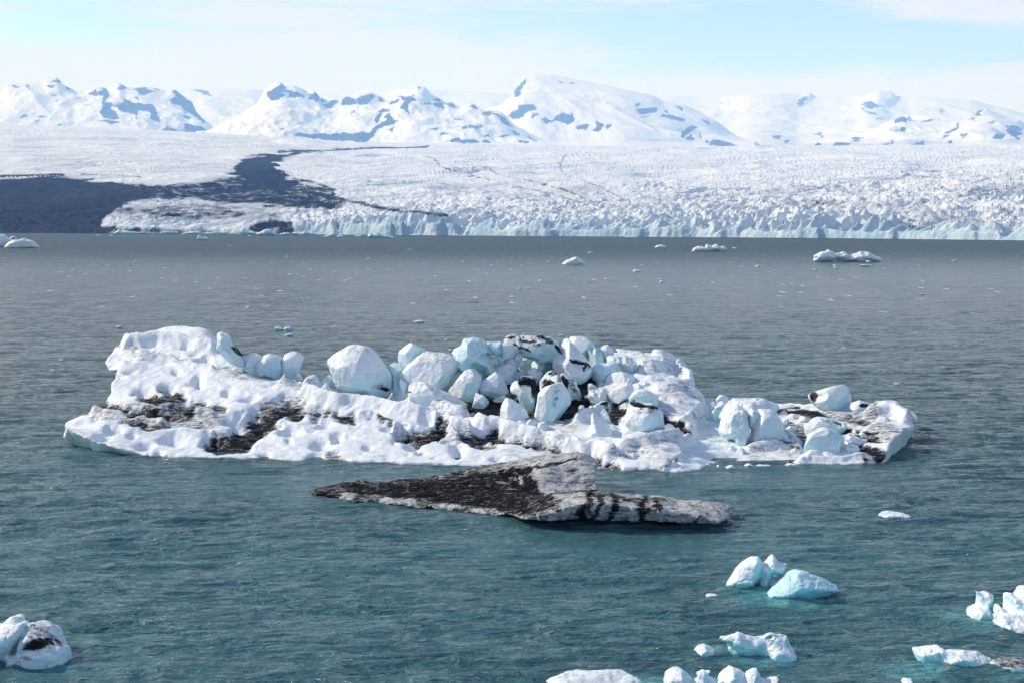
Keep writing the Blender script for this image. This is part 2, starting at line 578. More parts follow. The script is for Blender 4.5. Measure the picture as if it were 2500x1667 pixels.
    # origin at the base centre
    c0 = (float(V[:, 0].mean()), float(V[:, 1].mean()), float(V[:, 2].min()))
    me.transform(__import__('mathutils').Matrix.Translation((-c0[0], -c0[1], -c0[2])))
    o = add_obj(name, me, mat or M_BLOCK, parent, label, None if parent else cat, group)
    o.location = c0
    return o

# ------------------------------------------------------------------ lake, glacier, mountains
def mat_water():
    m = bpy.data.materials.new('lagoon_water'); m.use_nodes = True
    t = NT(m.node_tree)
    co = t.n('ShaderNodeNewGeometry').outputs['Position']
    glow = t.attr('ice_glow')
    b = t.n('ShaderNodeBsdfPrincipled')
    big = t.noise(t.vscale(co, 0.012, 0.022, 1), 1.0, 4, 0.55)
    col = t.mix(t.mapr(big, 0.3, 0.7), (0.040, 0.098, 0.110), (0.056, 0.118, 0.130))
    wsep = t.n('ShaderNodeSeparateXYZ'); t.l(co, wsep.inputs[0])
    mott = t.noise(t.vscale(co, 0.03, 0.05, 1), 1.0, 6, 0.7)
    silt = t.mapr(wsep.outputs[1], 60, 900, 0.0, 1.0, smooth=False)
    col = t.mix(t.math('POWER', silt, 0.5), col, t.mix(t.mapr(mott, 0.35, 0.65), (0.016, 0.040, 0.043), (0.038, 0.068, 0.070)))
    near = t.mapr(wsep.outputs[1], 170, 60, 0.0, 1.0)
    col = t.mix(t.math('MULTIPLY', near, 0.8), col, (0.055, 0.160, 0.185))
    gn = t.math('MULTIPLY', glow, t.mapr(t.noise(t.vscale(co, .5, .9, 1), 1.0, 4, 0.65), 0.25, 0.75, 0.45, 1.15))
    col = t.mix(t.mapr(gn, 0.0, 1.0, 0.0, 0.8), col, (0.15, 0.45, 0.47))  # turquoise glow of submerged ice, painted into the water colour
    # small foam flecks of breaking crests
    fl = t.n('ShaderNodeTexVoronoi', voronoi_dimensions='2D'); fl.inputs['Scale'].default_value = 1.0
    t.l(t.vscale(co, 0.2, 0.045, 1), fl.inputs['Vector'])
    fo = t.mapr(fl.outputs['Distance'], 0.08, 0.2, 1.0, 0.0)
    sepc = t.n('ShaderNodeSeparateColor'); t.l(fl.outputs['Color'], sepc.inputs[0])
    fo = t.math('MULTIPLY', fo, t.mapr(sepc.outputs[0], 0.90, 0.95))
    fo = t.math('MULTIPLY', fo, t.mapr(wsep.outputs[1], 170, 420, 0.0, 0.9))
    col = t.mix(fo, col, (0.75, 0.80, 0.80))
    t.l(col, b.inputs['Base Color'])
    far = t.mapr(wsep.outputs[1], 180, 1200)
    t.val(b.inputs['Roughness'], t.mix(t.math('ADD', fo, t.math('MULTIPLY', far, 0.42)), (0.10,) * 3, (0.8,) * 3))
    t.val(b.inputs['Specular IOR Level'], t.mapr(far, 0, 1, 0.45, 0.16))
    b.inputs['IOR'].default_value = 1.333
    calm = t.math('SUBTRACT', 1.0, t.math('MULTIPLY', t.attr('lee'), 0.72))
    gust = t.mapr(t.noise(t.vscale(co, 0.006, 0.02, 1), 1.3, 5, 0.6), 0.3, 0.7, 0.75, 1.2)
    h1 = t.noise(t.vscale(co, 0.4, 1.05, 1), 1.0, 3, 0.55, 0.5)
    h2 = t.noise(t.vscale(co, 1.2, 3.4, 1), 1.0, 4, 0.62, 0.8)
    h3 = t.noise(t.vscale(co, 0.10, 0.2, 1), 1.0, 2, 0.5, 0.3)
    h4 = t.noise(t.vscale(co, 0.022, 0.055, 1), 1.0, 5, 0.65)
    h = t.math('ADD', t.math('MULTIPLY', h1, 0.34), t.math('MULTIPLY', h2, 0.16))
    h = t.math('ADD', h, t.math('MULTIPLY', h4, t.mapr(far, 0, 1, 0.0, 6.0)))
    h = t.math('ADD', h, t.math('MULTIPLY', h3, 0.8))
    st = t.math('MULTIPLY', calm, gust)
    t.l(t.bump(h, st, 2.2), b.inputs['Normal'])
    o = t.n('ShaderNodeOutputMaterial'); t.l(b.outputs[0], o.inputs['Surface'])
    return m


def make_water():
    ang = np.concatenate([np.linspace(-0.85, -0.41, 60)[:-1], np.linspace(-0.41, 0.41, 1300), np.linspace(0.41, 0.85, 60)[1:]])
    inv = np.concatenate([np.linspace(1 / 14.0, 1 / 54.0, 60)[:-1], np.linspace(1 / 54.0, 1 / 9000.0, 1350)])
    Yr = 1 / inv
    Yg, Ag = np.meshgrid(Yr, ang, indexing='ij')
    X = Yg * Ag
    px, py = proj(X, Yg, 0 * X)
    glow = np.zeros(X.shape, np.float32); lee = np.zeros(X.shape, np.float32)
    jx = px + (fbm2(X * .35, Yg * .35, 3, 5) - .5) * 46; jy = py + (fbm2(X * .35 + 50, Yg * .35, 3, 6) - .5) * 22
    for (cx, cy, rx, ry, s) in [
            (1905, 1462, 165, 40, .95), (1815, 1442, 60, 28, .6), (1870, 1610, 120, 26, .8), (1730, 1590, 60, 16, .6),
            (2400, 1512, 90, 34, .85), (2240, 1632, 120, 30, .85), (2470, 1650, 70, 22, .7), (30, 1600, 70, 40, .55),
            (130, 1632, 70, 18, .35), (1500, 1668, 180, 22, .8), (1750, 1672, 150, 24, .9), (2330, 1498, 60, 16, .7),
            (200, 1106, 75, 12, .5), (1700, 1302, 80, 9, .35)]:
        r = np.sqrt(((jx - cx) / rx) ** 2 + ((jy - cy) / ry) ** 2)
        glow = np.maximum(glow, s * (1 - sst(r, 0.25, 1.25)))  # painted glow fades outward from each berg
    for (cx, cy, rx, ry, s) in [(1150, 1185, 900, 60, .8), (1900, 1165, 420, 40, .8), (1500, 1330, 480, 42, .6), (150, 1640, 180, 30, .5)]:
        r = np.sqrt(((jx - cx) / rx) ** 2 + ((jy - cy) / ry) ** 2)
        lee = np.maximum(lee, s * (1 - sst(r, 0.3, 1.3)))
    amp = (1 - .78 * lee)
    wv = np.zeros(X.shape)
    xr = X + .05 * Yg; yr = Yg - .05 * X
    wq = (n2(X * .3, Yg * .3, 400) - .5) * 2.2
    for lx, ly, a_, fd, sd_ in ((7.5, 2.4, .12, 500, 401), (3.4, 1.05, .085, 260, 402), (1.7, .52, .05, 150, 403), (.8, .28, .022, 100, 404)):
        n_ = n2((xr + wq) / lx, (yr + wq * .5) / ly, sd_)
        n_ = 1 - np.abs(2 * n_ - 1) ** 1.25
        wv += (n_ - .5) * a_ * 2 * (1 - sst(Yg, fd * .8, fd * 1.7))
    wv = wv * amp - .05
    V = np.stack([X, Yg, wv], -1).reshape(-1, 3)
    Q = grid_quads(*X.shape)
    me = new_mesh('lagoon_water', V, Q, {'ice_glow': glow.ravel(), 'lee': lee.ravel()})
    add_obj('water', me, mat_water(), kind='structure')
    # lake bed / land under everything, reaching past the mountains
    gx = np.array([-28500, 28500.]); gy = np.array([-3000., 37000.])
    V = [(x, y, -6.0) for y in gy for x in gx]
    me = new_mesh('ground', V, [[0, 1, 3, 2]])
    m = bpy.data.materials.new('lake_bed_silt'); m.use_nodes = True
    t = NT(m.node_tree); b = t.n('ShaderNodeBsdfPrincipled')
    cc = t.noise(t.n('ShaderNodeNewGeometry').outputs['Position'], 0.02, 4)
    t.l(t.mix(cc, (0.05, 0.05, 0.05), (0.09, 0.09, 0.085)), b.inputs['Base Color']); b.inputs['Roughness'].default_value = 0.9
    o = t.n('ShaderNodeOutputMaterial'); t.l(b.outputs[0], o.inputs['Surface'])
    add_obj('ground', me, m, kind='structure')


def shoreY(px):
    return np.interp(px, [-600, 0, 500, 800, 1000, 1450, 2050, 2500, 3100], [3300, 3150, 2900, 2700, 2544, 2289, 1962, 1700, 1450])


def make_glacier():
    pxs = np.arange(-420, 2921, 2.0)
    YE = 10000.0
    q = np.concatenate([np.linspace(-0.012, 0.05, 90)[:-1], np.linspace(0.05, 0.80, 640), np.linspace(0.805, 0.86, 14)])
    PX, Qg = np.meshgrid(pxs, q)
    Ys = shoreY(PX)
    Yg = Ys / (1 - Qg)
    X = Yg * (PX - CX) / F * (1 / math.cos(TH)) * 1.0
    # ragged front line
    dshore = Yg - Ys
    rag = (fbm2(X / 130.0, X * 0 + 3.3, 4, 21) - 0.5) * 90 + (fbm2(X / 28.0, Yg / 60., 3, 22) - 0.5) * 26
    right = sst(PX, 650, 900)
    d = dshore - 14 - (rag + 22) * (0.3 + 0.7 * right)
    cliffH = np.interp(PX, [-420, 250, 300, 640, 760, 1000, 1300, 1500, 1700, 2100, 2500, 2920], [3, 3, 15, 16, 20, 24, 19, 14, 17, 12, 13, 12])
    cliffH = cliffH * (0.36 + .95 * (fbm2(X / 60.0, X * 0 + 9.1, 3, 23)))
    hz = np.interp(PX, [-420, 0, 300, 550, 850, 1300, 1700, 2100, 2920], [296, 302, 312, 326, 345, 353, 356, 353, 351])
    ang = (HZ - hz) / F
    slope = (20 + ang * YE - 24) / (YE - Ys)
    steep = np.where(PX < 250, 40.0, 7.0 + 55 * sst(fbm2(X / 90., X * 0 + 4.4, 3, 26), .45, .75))
    cliffH = cliffH + (15 - cliffH) * sst(d, 20, 420)
    z = -5 + (5 + cliffH) * sst(d, 0, steep) + np.maximum(d, 0) * slope
    over = np.maximum(Yg - YE, 0)
    z = z - over * 0.10
    # crevasses and seracs
    near = np.exp(-np.maximum(d, 0) / 900.0)
    mid = np.exp(-np.maximum(d, 0) / 1900.0)
    wx = X + (n2(X / 240., Yg / 240., 31) - .5) * 160; wy = Yg + (n2(X / 260. + 9, Yg / 260., 32) - .5) * 160
    r1 = fbm2(wx / 46., wy / 22., 3, 33, 0.55, True)
    r2 = fbm2(wx / 17., wy / 11., 3, 37, 0.6, True)
    r3 = fbm2(wx / 130., wy / 34., 3, 41, 0.55, True)
    r4 = fbm2(wx / 420., wy / 160., 3, 45)
    inl = sst(d, 2, 30)
    calmL = 0.35 + 0.65 * sst(PX, 560, 800)
    ser = ((r1 - 0.62) * 26 * near + (r2 - 0.6) * 13 * near) * calmL + (r3 - 0.6) * (24 * mid) + (r1 - .6) * 11 * mid * sst(PX, 1500, 2000)
    ser = ser + (r3 - .6) * 6 + (r1 - .6) * 4.5 * sst(PX + 0 * PX, 1500, 2100) * np.exp(-d / 7000.)
    z = z + ser * inl * (1 - sst(Yg, 9600, 10000) * 0.8)
    z = z + (r4 - 0.5) * 55 * sst(d, 150, 1800) * (1 - sst(Yg, 8800, 10000))
    z = z + (fbm2(X / 11., Yg / 9., 2, 49) - .5) * 7 * near * sst(d, 0, 12) * (0.4 + .6 * right)
    # upper crevassed swell on the left
    px, py = proj(X, Yg, z)
    z0 = 20 + (HZ - py) / F * Yg
    dirt = np.zeros(X.shape, np.float32); brown = np.zeros(X.shape, np.float32)
    j1 = fbm2(X / 180., Yg / 180., 4, 61) - .5; j2 = fbm2(X / 200. + 31, Yg / 200., 4, 62) - .5
    jx = px + j1 * 70; jy = py + j2 * 26

    def pol(conv, pts, s, soft, tgt):
        sdv = poly_sd(jx, jy, [conv(p) for p in pts])
        np.maximum(tgt, s * (1 - sst(sdv, -soft, soft)), out=tgt)

    def lin(conv, pts, wd, s, tgt, soft=1.0):
        dl = line_d(px + j1 * 22, py + j2 * 9, [conv(p) for p in pts], 1.7)
        np.maximum(tgt, s * (1 - sst(dl, wd * .5, wd * (1 + soft))), out=tgt)
    pol(M1, [(-1300, 738), (0, 735), (400, 735), (720, 745), (950, 800), (1080, 850), (1000, 885), (850, 905), (740, 990), (700, 1050), (740, 1130), (-1300, 1130)], 0.95, 7, dirt)
    pol(M1, [(600, 745), (1000, 765), (1300, 760), (1540, 730), (1560, 650), (1650, 605), (1800, 580), (1950, 562), (2010, 575), (1880, 625), (1860, 660), (1950, 720), (2150, 775), (2250, 830), (2330, 900), (2250, 950), (1900, 930), (1500, 925), (1350, 890), (1000, 895), (850, 850)], 0.66, 12, dirt)
    pol(M1, [(1575, 700), (1570, 655), (1640, 612), (1800, 582), (2000, 560), (2180, 549), (2180, 556), (2050, 570), (1900, 595), (1865, 640), (1890, 690), (2000, 750), (2030, 800), (1900, 820), (1750, 780), (1620, 760)], 0.92, 4, dirt)
    lin(M2, [(230, 556), (450, 548), (700, 538), (1000, 530), (1230, 521)], 3.0, .85, dirt, .8)
    lin(M1, [(-600, 708), (0, 718), (250, 712), (420, 716)], 4, .7, dirt)
    lin(M1, [(560, 712), (750, 716), (960, 722)], 3, .5, dirt)
    lin(M1, [(1380, 800), (1700, 880), (2000, 895), (2300, 925)], 7, .72, dirt)
    lin(M1, [(1000, 830), (1250, 850), (1500, 890)], 9, .62, dirt)
    lin(M1, [(2000, 740), (2180, 775), (2250, 830)], 6, .6, dirt)
    lin(M2, [(560, 850), (850, 925), (1100, 960), (1350, 985)], 6, .6, dirt)
    pol(M1, [(1640, 1040), (1800, 1000), (1980, 1020), (2000, 1120), (1600, 1130)], 0.72, 12, dirt)
    pol(M1, [(700, 1060), (1600, 1080), (1640, 1130), (700, 1130)], 0.58, 6, dirt)
    pol(M1, [(780, 920), (1200, 895), (1700, 935), (1950, 965), (1900, 1010), (1300, 1025), (700, 1010)], 0.50, 10, dirt)
    for s_, wd, pts, cv in ((.55, 2.2, [(1205, 580), (1280, 600), (1310, 650), (1380, 685), (1480, 705), (1650, 742)], M2),
                            (.55, 2.2, [(1520, 690), (1525, 665), (1595, 658), (1720, 715), (1900, 742), (2100, 800), (2260, 850)], M2),
                            (.5, 2.0, [(490, 575), (480, 615), (445, 645), (470, 690), (580, 740), (700, 780), (870, 860), (950, 910)], M3),
                            (.4, 2.2, [(1700, 700), (1900, 730), (2100, 775), (2350, 800)], M3),
                            (.45, 2.6, [(1100, 820), (1300, 860), (1500, 910), (1800, 960), (2100, 1030)], M4),
                            (.4, 1.6, [(1700, 535), (1800, 565), (1890, 570), (1970, 545)], M4),
                            (.45, 3.0, [(150, 785), (500, 860), (830, 955)], M3)):
        lin(cv, pts, wd, s_, dirt)
    for (cv, u, v, ru, rv, s_) in ((M4, 2050, 800, 420, 90, .30), (M4, 960, 890, 260, 40, .42), (M4, 700, 790, 300, 60, .26),
                                   (M4, 1500, 930, 600, 90, .30), (M2, 1500, 800, 600, 70, .22), (M4, 1300, 1030, 700, 60, .25),
                                   (M2, 900, 650, 500, 60, .14), (M1, 600, 640, 900, 70, .17), (M3, 600, 820, 400, 70, .25)):
        cxp, cyp = cv((u, v))
        r = np.sqrt(((jx - cxp) / (ru * .36)) ** 2 + ((jy - cyp) / (rv * .36)) ** 2)
        np.maximum(dirt, s_ * (1 - sst(r, .2, 1.2)), out=dirt)
    pol(M1, [(-1300, 1010), (300, 1030), (720, 1060), (740, 1130), (-1300, 1130)], 0.9, 8, brown)
    crev = .34 * (1 - sst(r1, .38, .62)) * sst(j2 + r4, .25, .7) * (.35 + .65 * mid) * sst(d, 10, 60)
    crev = crev + .30 * (1 - sst(r2, .40, .62)) * near
    dirt = np.maximum(dirt, crev)
    face = (1 - sst(d, 4, 40)) * right
    dirt = np.maximum(dirt, face * (.10 + .16 * sst(fbm2(X / 16., z / 30., 3, 71), .45, .75)))
    clean = (1 - sst(d, 6, 60)) * right * (.4 + .6 * sst(fbm2(X / 50., z / 40., 2, 72), .3, .7)) + 0.30 * near
    # rounded rolling forms of the bare moraine
    Vv = np.stack([X, Yg, z], -1).reshape(-1, 3)
    me = new_mesh('glacier', Vv, grid_quads(*X.shape), {'dirt': dirt.ravel(), 'brown': brown.ravel(), 'blue': clean.ravel()})
    m = bpy.data.materials.new('glacier_ice'); m.use_nodes = True
    t = NT(m.node_tree)
    co = t.n('ShaderNodeNewGeometry').outputs['Position']
    n1 = t.noise(t.vscale(co, 0.03, 0.05, 0.05), 1.0, 5, 0.65)
    n3 = t.noise(t.vscale(co, 0.008, 0.022, 0.02), 1.0, 4, 0.6)
    nn = t.math('ADD', t.math('MULTIPLY', t.math('SUBTRACT', n1, .5), 1.15), t.math('MULTIPLY', t.math('SUBTRACT', n3, .5), 0.7))
    da = t.attr('dirt')
    df = t.mapr(t.math('ADD', da, t.math('MULTIPLY', nn, t.mapr(da, 0.05, 0.5, 0.35, 1.0))), 0.36, 0.66)
    blv = t.attr('blue')
    snow = t.mix(t.mapr(n1, 0.35, 0.7), (0.70, 0.745, 0.81), (0.88, 0.895, 0.92))
    snow = t.mix(t.mapr(t.math('ADD', t.math('MULTIPLY', da, 1.0), t.math('MULTIPLY', nn, .5)), 0.05, 0.5, 0.0, 0.55), snow, (0.42, 0.44, 0.49))
    snow = t.mix(t.math('MULTIPLY', blv, 0.75), snow, (0.36, 0.52, 0.64))
    dk = t.mix(t.attr('brown'), t.mix(t.mapr(n1, .3, .7), (0.005, 0.007, 0.014), (0.014, 0.016, 0.027)), t.mix(t.mapr(n1, .3, .7), (0.012, 0.010, 0.014), (0.030, 0.024, 0.030)))
    col = t.mix(df, snow, dk)
    b = t.n('ShaderNodeBsdfPrincipled'); t.l(col, b.inputs['Base Color']); b.inputs['Roughness'].default_value = 0.8; b.inputs['Specular IOR Level'].default_value = 0.08
    hh = t.math('ADD', t.noise(t.vscale(co, 0.05, 0.09, .05), 1.0, 5, .65), t.math('MULTIPLY', t.noise(t.vscale(co, .012, .04, .02), 1., 3, .6), 1.4))
    t.l(t.bump(hh, 0.8, 7.0), b.inputs['Normal'])
    o = t.n('ShaderNodeOutputMaterial'); t.l(b.outputs[0], o.inputs['Surface'])
    add_obj('glacier', me, m, kind='structure')


def mat_mountain():
    m = bpy.data.materials.new('mountain_snow_and_rock'); m.use_nodes = True
    t = NT(m.node_tree)
    co = t.n('ShaderNodeNewGeometry').outputs['Position']
    n1 = t.noise(t.vscale(co, 0.008, 0.008, 0.012), 1.0, 5, 0.65)
    rk = t.attr('dirt')
    ns = t.noise(t.vscale(co, 0.026, 0.026, 0.014), 1.0, 6, 0.72)
    f = t.mapr(t.math('ADD', rk, t.math('MULTIPLY', t.math('SUBTRACT', ns, .5), t.mapr(rk, 0.02, 0.3, 0, 1.9))), 0.36, 0.56)
    n2_ = t.noise(co, 0.02, 4, .6)
    rock = t.mix(n2_, (0.035, 0.04, 0.05), (0.085, 0.085, 0.09))
    col = t.mix(f, (0.86, 0.885, 0.92), rock)
    b = t.n('ShaderNodeBsdfPrincipled'); t.l(col, b.inputs['Base Color']); b.inputs['Roughness'].default_value = 0.85; b.inputs['Specular IOR Level'].default_value = 0.1
    t.l(t.bump(t.math('ADD', n1, ns), 0.35, 30.0), b.inputs['Normal'])
    o = t.n('ShaderNodeOutputMaterial'); t.l(b.outputs[0], o.inputs['Surface'])
    return m


def make_mountain(mat, crest, D, w, rocks, seed, rough=1.0, base_py=352, name='mountain', pw=1.15, step=2.5, rows=130):
    xs = [c[0] for c in crest]; D *= 1.35; w *= 1.35
    pxs = np.arange(min(xs), max(xs) + 1, step)
    cp = np.interp(pxs, xs, [c[1] for c in crest])
    zc = CAMH + (HZ - cp) / F * D
    zb = CAMH + (HZ - base_py - 12) / F * D * 0.93
    s = np.concatenate([np.linspace(-1.2, 0, rows), np.linspace(0, 1, 30)[1:]])
    S, _ = np.meshgrid(s, pxs, indexing='ij')
    X0 = (pxs - CX) / F * D / math.cos(TH)
    wig = (fbm2(X0 / 2000., X0 * 0, 3, seed) - .5) * w * 0.35
    Yc = D + wig[None, :] + S * w
    X = np.broadcast_to(X0[None, :], S.shape) * (Yc / D)
    hgt = np.maximum(zc - zb, 10)[None, :] * (Yc * 0 + 1)
    # away from the crest line the relief is a warped, softened version of the crest
    wxp = (fbm2(X / 1300., Yc / 1300., 3, seed + 30) - .5) * 190 * np.abs(S)
    ker = np.exp(-(np.arange(-28, 29) / 12.0) ** 2); ker /= ker.sum()
    zs = np.convolve(np.pad(zc, 28, 'edge'), ker, 'valid')
    zw = np.interp(np.broadcast_to(pxs[None, :], S.shape) + wxp, pxs, zc); zsw = np.interp(np.broadcast_to(pxs[None, :], S.shape) + wxp * 1.5, pxs, zs)
    bl_ = sst(np.abs(S), 0.0, 0.45)
    hgt = np.maximum(zw * (1 - bl_) + zsw * bl_ - zb, 10)
    hgt = hgt * ((D + wig) / D)[None, :]
    prof = np.maximum(0, 1 - np.abs(S)) ** pw
    rid = fbm2(X / 1150. + Yc / 2600., Yc / 1700., 5, seed + 3, .5, True) - .55
    rid2 = fbm2(X / 330., Yc / 500., 4, seed + 8, .55, True) - .55
    z = zb + hgt * prof + (rid * 620 + rid2 * 130) * rough * sst(np.abs(S), 0.0, 0.3) * (1 - sst(np.abs(S), .85, 1.2)) * np.clip(hgt / 500., 0, 1)
    z = z - 25 * np.abs(fbm2(X / 120., Yc / 120., 3, seed + 12) - .5) * sst(np.abs(S), 0, .1) * rough
    z = np.where(np.abs(S) >= .999, zb - 1200 * (np.abs(S) - .999), z)
    px, py = proj(X, Yc, z)
    dirt = np.zeros(X.shape, np.float32)
    jx = px + (fbm2(X / 150., z / 110., 4, seed + 20, .6) - .5) * 22; jy = py + (fbm2(X / 150. + 40, z / 110., 4, seed + 21, .6) - .5) * 16
    for conv, pts in rocks:
        P_ = [conv(p) for p in pts]
        x0 = min(p[0] for p in P_) - 12; x1 = max(p[0] for p in P_) + 12
        c = (pxs > x0 - 10) & (pxs < x1 + 10)
        if not c.any(): continue
        sdv = poly_sd(jx[:, c], jy[:, c], P_)
        dirt[:, c] = np.maximum(dirt[:, c], 1 - sst(sdv, -5, 7))
    dirt = dirt * (S <= 0.02)
    st = 0.26 * sst(rid2 + rid, 0.10, 0.4) * rough * sst(-S, .02, .1)
    dirt = np.maximum(dirt, st)
    me = new_mesh(name, np.stack([X, Yc, z], -1).reshape(-1, 3), grid_quads(*X.shape), {'dirt': dirt.ravel()})
    return add_obj(name, me, mat, kind='structure')


def make_mountains():
    mt = mat_mountain()
    c1 = lambda conv, pts: [conv(p) for p in pts]
    # ice cap behind everything
    make_mountain(mt, [(-700, 250), (-300, 246), (0, 240), (300, 234), (500, 224), (700, 222), (900, 224), (1100, 229), (1250, 236), (1500, 238), (1650, 242), (1800, 240)]
                  + c1(M4, [(600, 185), (880, 168), (905, 190), (1100, 200), (1260, 185), (1340, 158), (1420, 151), (1440, 185), (1640, 196), (1800, 205), (1950, 215), (2150, 262), (2352, 320)])
                  + [(2700, 292), (3200, 300)], 21500, 4200,
                  [(M4, [(820, 250), (850, 200), (895, 178), (885, 210), (860, 240)]), (M4, [(1260, 240), (1270, 222), (1300, 218), (1350, 240), (1400, 252), (1330, 262)]),
                   (M4, [(1260, 262), (1300, 280), (1340, 305), (1310, 295)]), (M4, [(1355, 335), (1375, 322), (1400, 338)]), (M4, [(1790, 270), (1815, 275), (1795, 285)]),
                   (M4, [(950, 435), (985, 428), (1003, 440), (980, 448)]), (M4, [(985, 455), (1010, 452), (1000, 462)]),
                   (M4, [(650, 450), (710, 448), (700, 460)]), (M4, [(725, 490), (755, 475), (745, 500)]),
                   (M1, [(1285, 135), (1305, 120), (1350, 140), (1412, 145), (1412, 180), (1380, 172), (1340, 150)]),
                   (M1, [(1415, 100), (1424, 97), (1422, 105)]), (M1, [(1560, 408), (1585, 405), (1590, 420)]), (M1, [(1890, 400), (1930, 403), (1900, 410)])],
                  301, rough=0.25, step=3.0, pw=1.25)
    # round snow dome
    make_mountain(mt, c1(M3, [(-230, 330), (-80, 285), (60, 250), (140, 190), (150, 165), (180, 105), (220, 64), (290, 52), (400, 50), (480, 62), (650, 100), (850, 145), (1070, 190), (1150, 230), (1280, 247), (1400, 305), (1450, 335), (1480, 385), (1530, 445), (1650, 512), (1760, 545)]),
                  17500, 2500,
                  [(M3, [(150, 190), (165, 140), (190, 100), (222, 64), (225, 95), (205, 130), (190, 160), (170, 190)]), (M3, [(115, 325), (120, 295), (170, 285), (190, 245), (285, 242), (285, 268), (230, 295), (170, 322)]),
                   (M3, [(262, 315), (290, 303), (310, 315), (280, 322)]), (M3, [(345, 340), (365, 325), (400, 345), (430, 345), (455, 300), (480, 285), (510, 305), (540, 295), (566, 330), (560, 355), (500, 366), (440, 352), (365, 362)]),
                   (M3, [(563, 408), (590, 388), (655, 380), (640, 400), (600, 402)]), (M3, [(690, 405), (722, 355), (740, 385), (722, 416)]), (M3, [(755, 385), (805, 373), (800, 392), (770, 402)]),
                   (M3, [(968, 245), (985, 228), (1010, 232), (975, 256)]), (M3, [(975, 275), (1030, 262), (1060, 252), (1110, 258), (1090, 285), (1010, 292)]), (M3, [(1000, 330), (1065, 315), (1040, 330)]),
                   (M3, [(1145, 308), (1200, 315), (1295, 330), (1285, 347), (1200, 328), (1145, 326)]), (M3, [(1165, 280), (1200, 275), (1195, 290)]), (M3, [(1235, 255), (1280, 262), (1280, 280)]),
                   (M3, [(1420, 330), (1450, 340), (1475, 385), (1455, 378), (1430, 352)]), (M3, [(1270, 445), (1330, 395), (1385, 388), (1345, 430), (1290, 452)]), (M3, [(1320, 460), (1355, 448), (1360, 470)]),
                   (M3, [(1435, 492), (1460, 480), (1470, 500)]), (M3, [(1475, 510), (1510, 476), (1570, 480), (1655, 512), (1620, 522), (1480, 522)]), (M3, [(460, 75), (490, 82), (485, 92)]), (M3, [(525, 90), (555, 90), (550, 97)]),
                   (M3, [(1405, 450), (1415, 430), (1412, 468)])], 311, rough=0.22, pw=0.85)
    # left massif
    make_mountain(mt, [(-600, 260), (-300, 250), (-100, 258)] + c1(M1, [(0, 225), (60, 170), (90, 115), (200, 110), (330, 100), (360, 65), (430, 60), (470, 110), (560, 162), (610, 165), (690, 125), (760, 140), (800, 120), (840, 100), (890, 130), (1050, 130), (1150, 150), (1210, 140), (1250, 172), (1330, 230), (1350, 285), (1390, 333), (1460, 380), (1520, 430), (1600, 455)]),
                  15500, 2100,
                  [(M1, p) for p in (
                      [(360, 65), (430, 60), (442, 82), (370, 84)], [(438, 95), (480, 120), (555, 160), (520, 154), (450, 128)], [(85, 112), (140, 116), (95, 124)], [(320, 104), (360, 98), (350, 114)], [(190, 118), (205, 112), (195, 140)],
                      [(605, 168), (632, 135), (652, 158), (690, 122), (735, 150), (730, 175), (715, 200), (720, 225), (760, 235), (735, 245), (740, 268), (800, 292), (812, 325), (780, 342), (700, 322), (660, 290), (682, 255), (690, 220), (712, 180), (660, 172)],
                      [(765, 242), (850, 230), (950, 235), (1030, 234), (1045, 280), (1060, 300), (1075, 358), (1015, 320), (1005, 285), (940, 280), (920, 285), (945, 330), (900, 295), (820, 275), (800, 252)],
                      [(800, 120), (840, 100), (882, 127), (820, 128)], [(900, 128), (980, 132), (1058, 148), (1000, 158), (960, 166), (925, 158)], [(925, 152), (950, 160), (940, 168)], [(1050, 125), (1100, 128), (1080, 134)],
                      [(830, 205), (870, 212), (900, 235), (850, 225)], [(910, 180), (940, 185), (945, 200)], [(1160, 148), (1200, 145), (1232, 160), (1262, 195), (1330, 230), (1335, 275), (1390, 335), (1380, 360), (1300, 300), (1250, 285), (1215, 250), (1140, 208), (1200, 188)],
                      [(1230, 305), (1290, 325), (1260, 332)], [(1450, 380), (1480, 378), (1518, 432), (1470, 412)], [(1098, 415), (1110, 395), (1140, 388), (1200, 410), (1300, 425), (1480, 436), (1100, 425)], [(1240, 372), (1300, 382), (1360, 395), (1430, 428), (1330, 425), (1255, 415)],
                      [(860, 408), (900, 415), (1000, 418), (990, 424), (880, 418)], [(140, 325), (160, 306), (184, 318), (165, 328)], [(255, 330), (268, 315), (310, 318)], [(230, 355), (262, 352), (240, 362)], [(385, 370), (405, 365), (400, 374)], [(650, 350), (720, 345), (800, 355), (760, 362)], [(345, 158), (390, 160), (350, 165)])], 321, rough=0.38, pw=1.0)
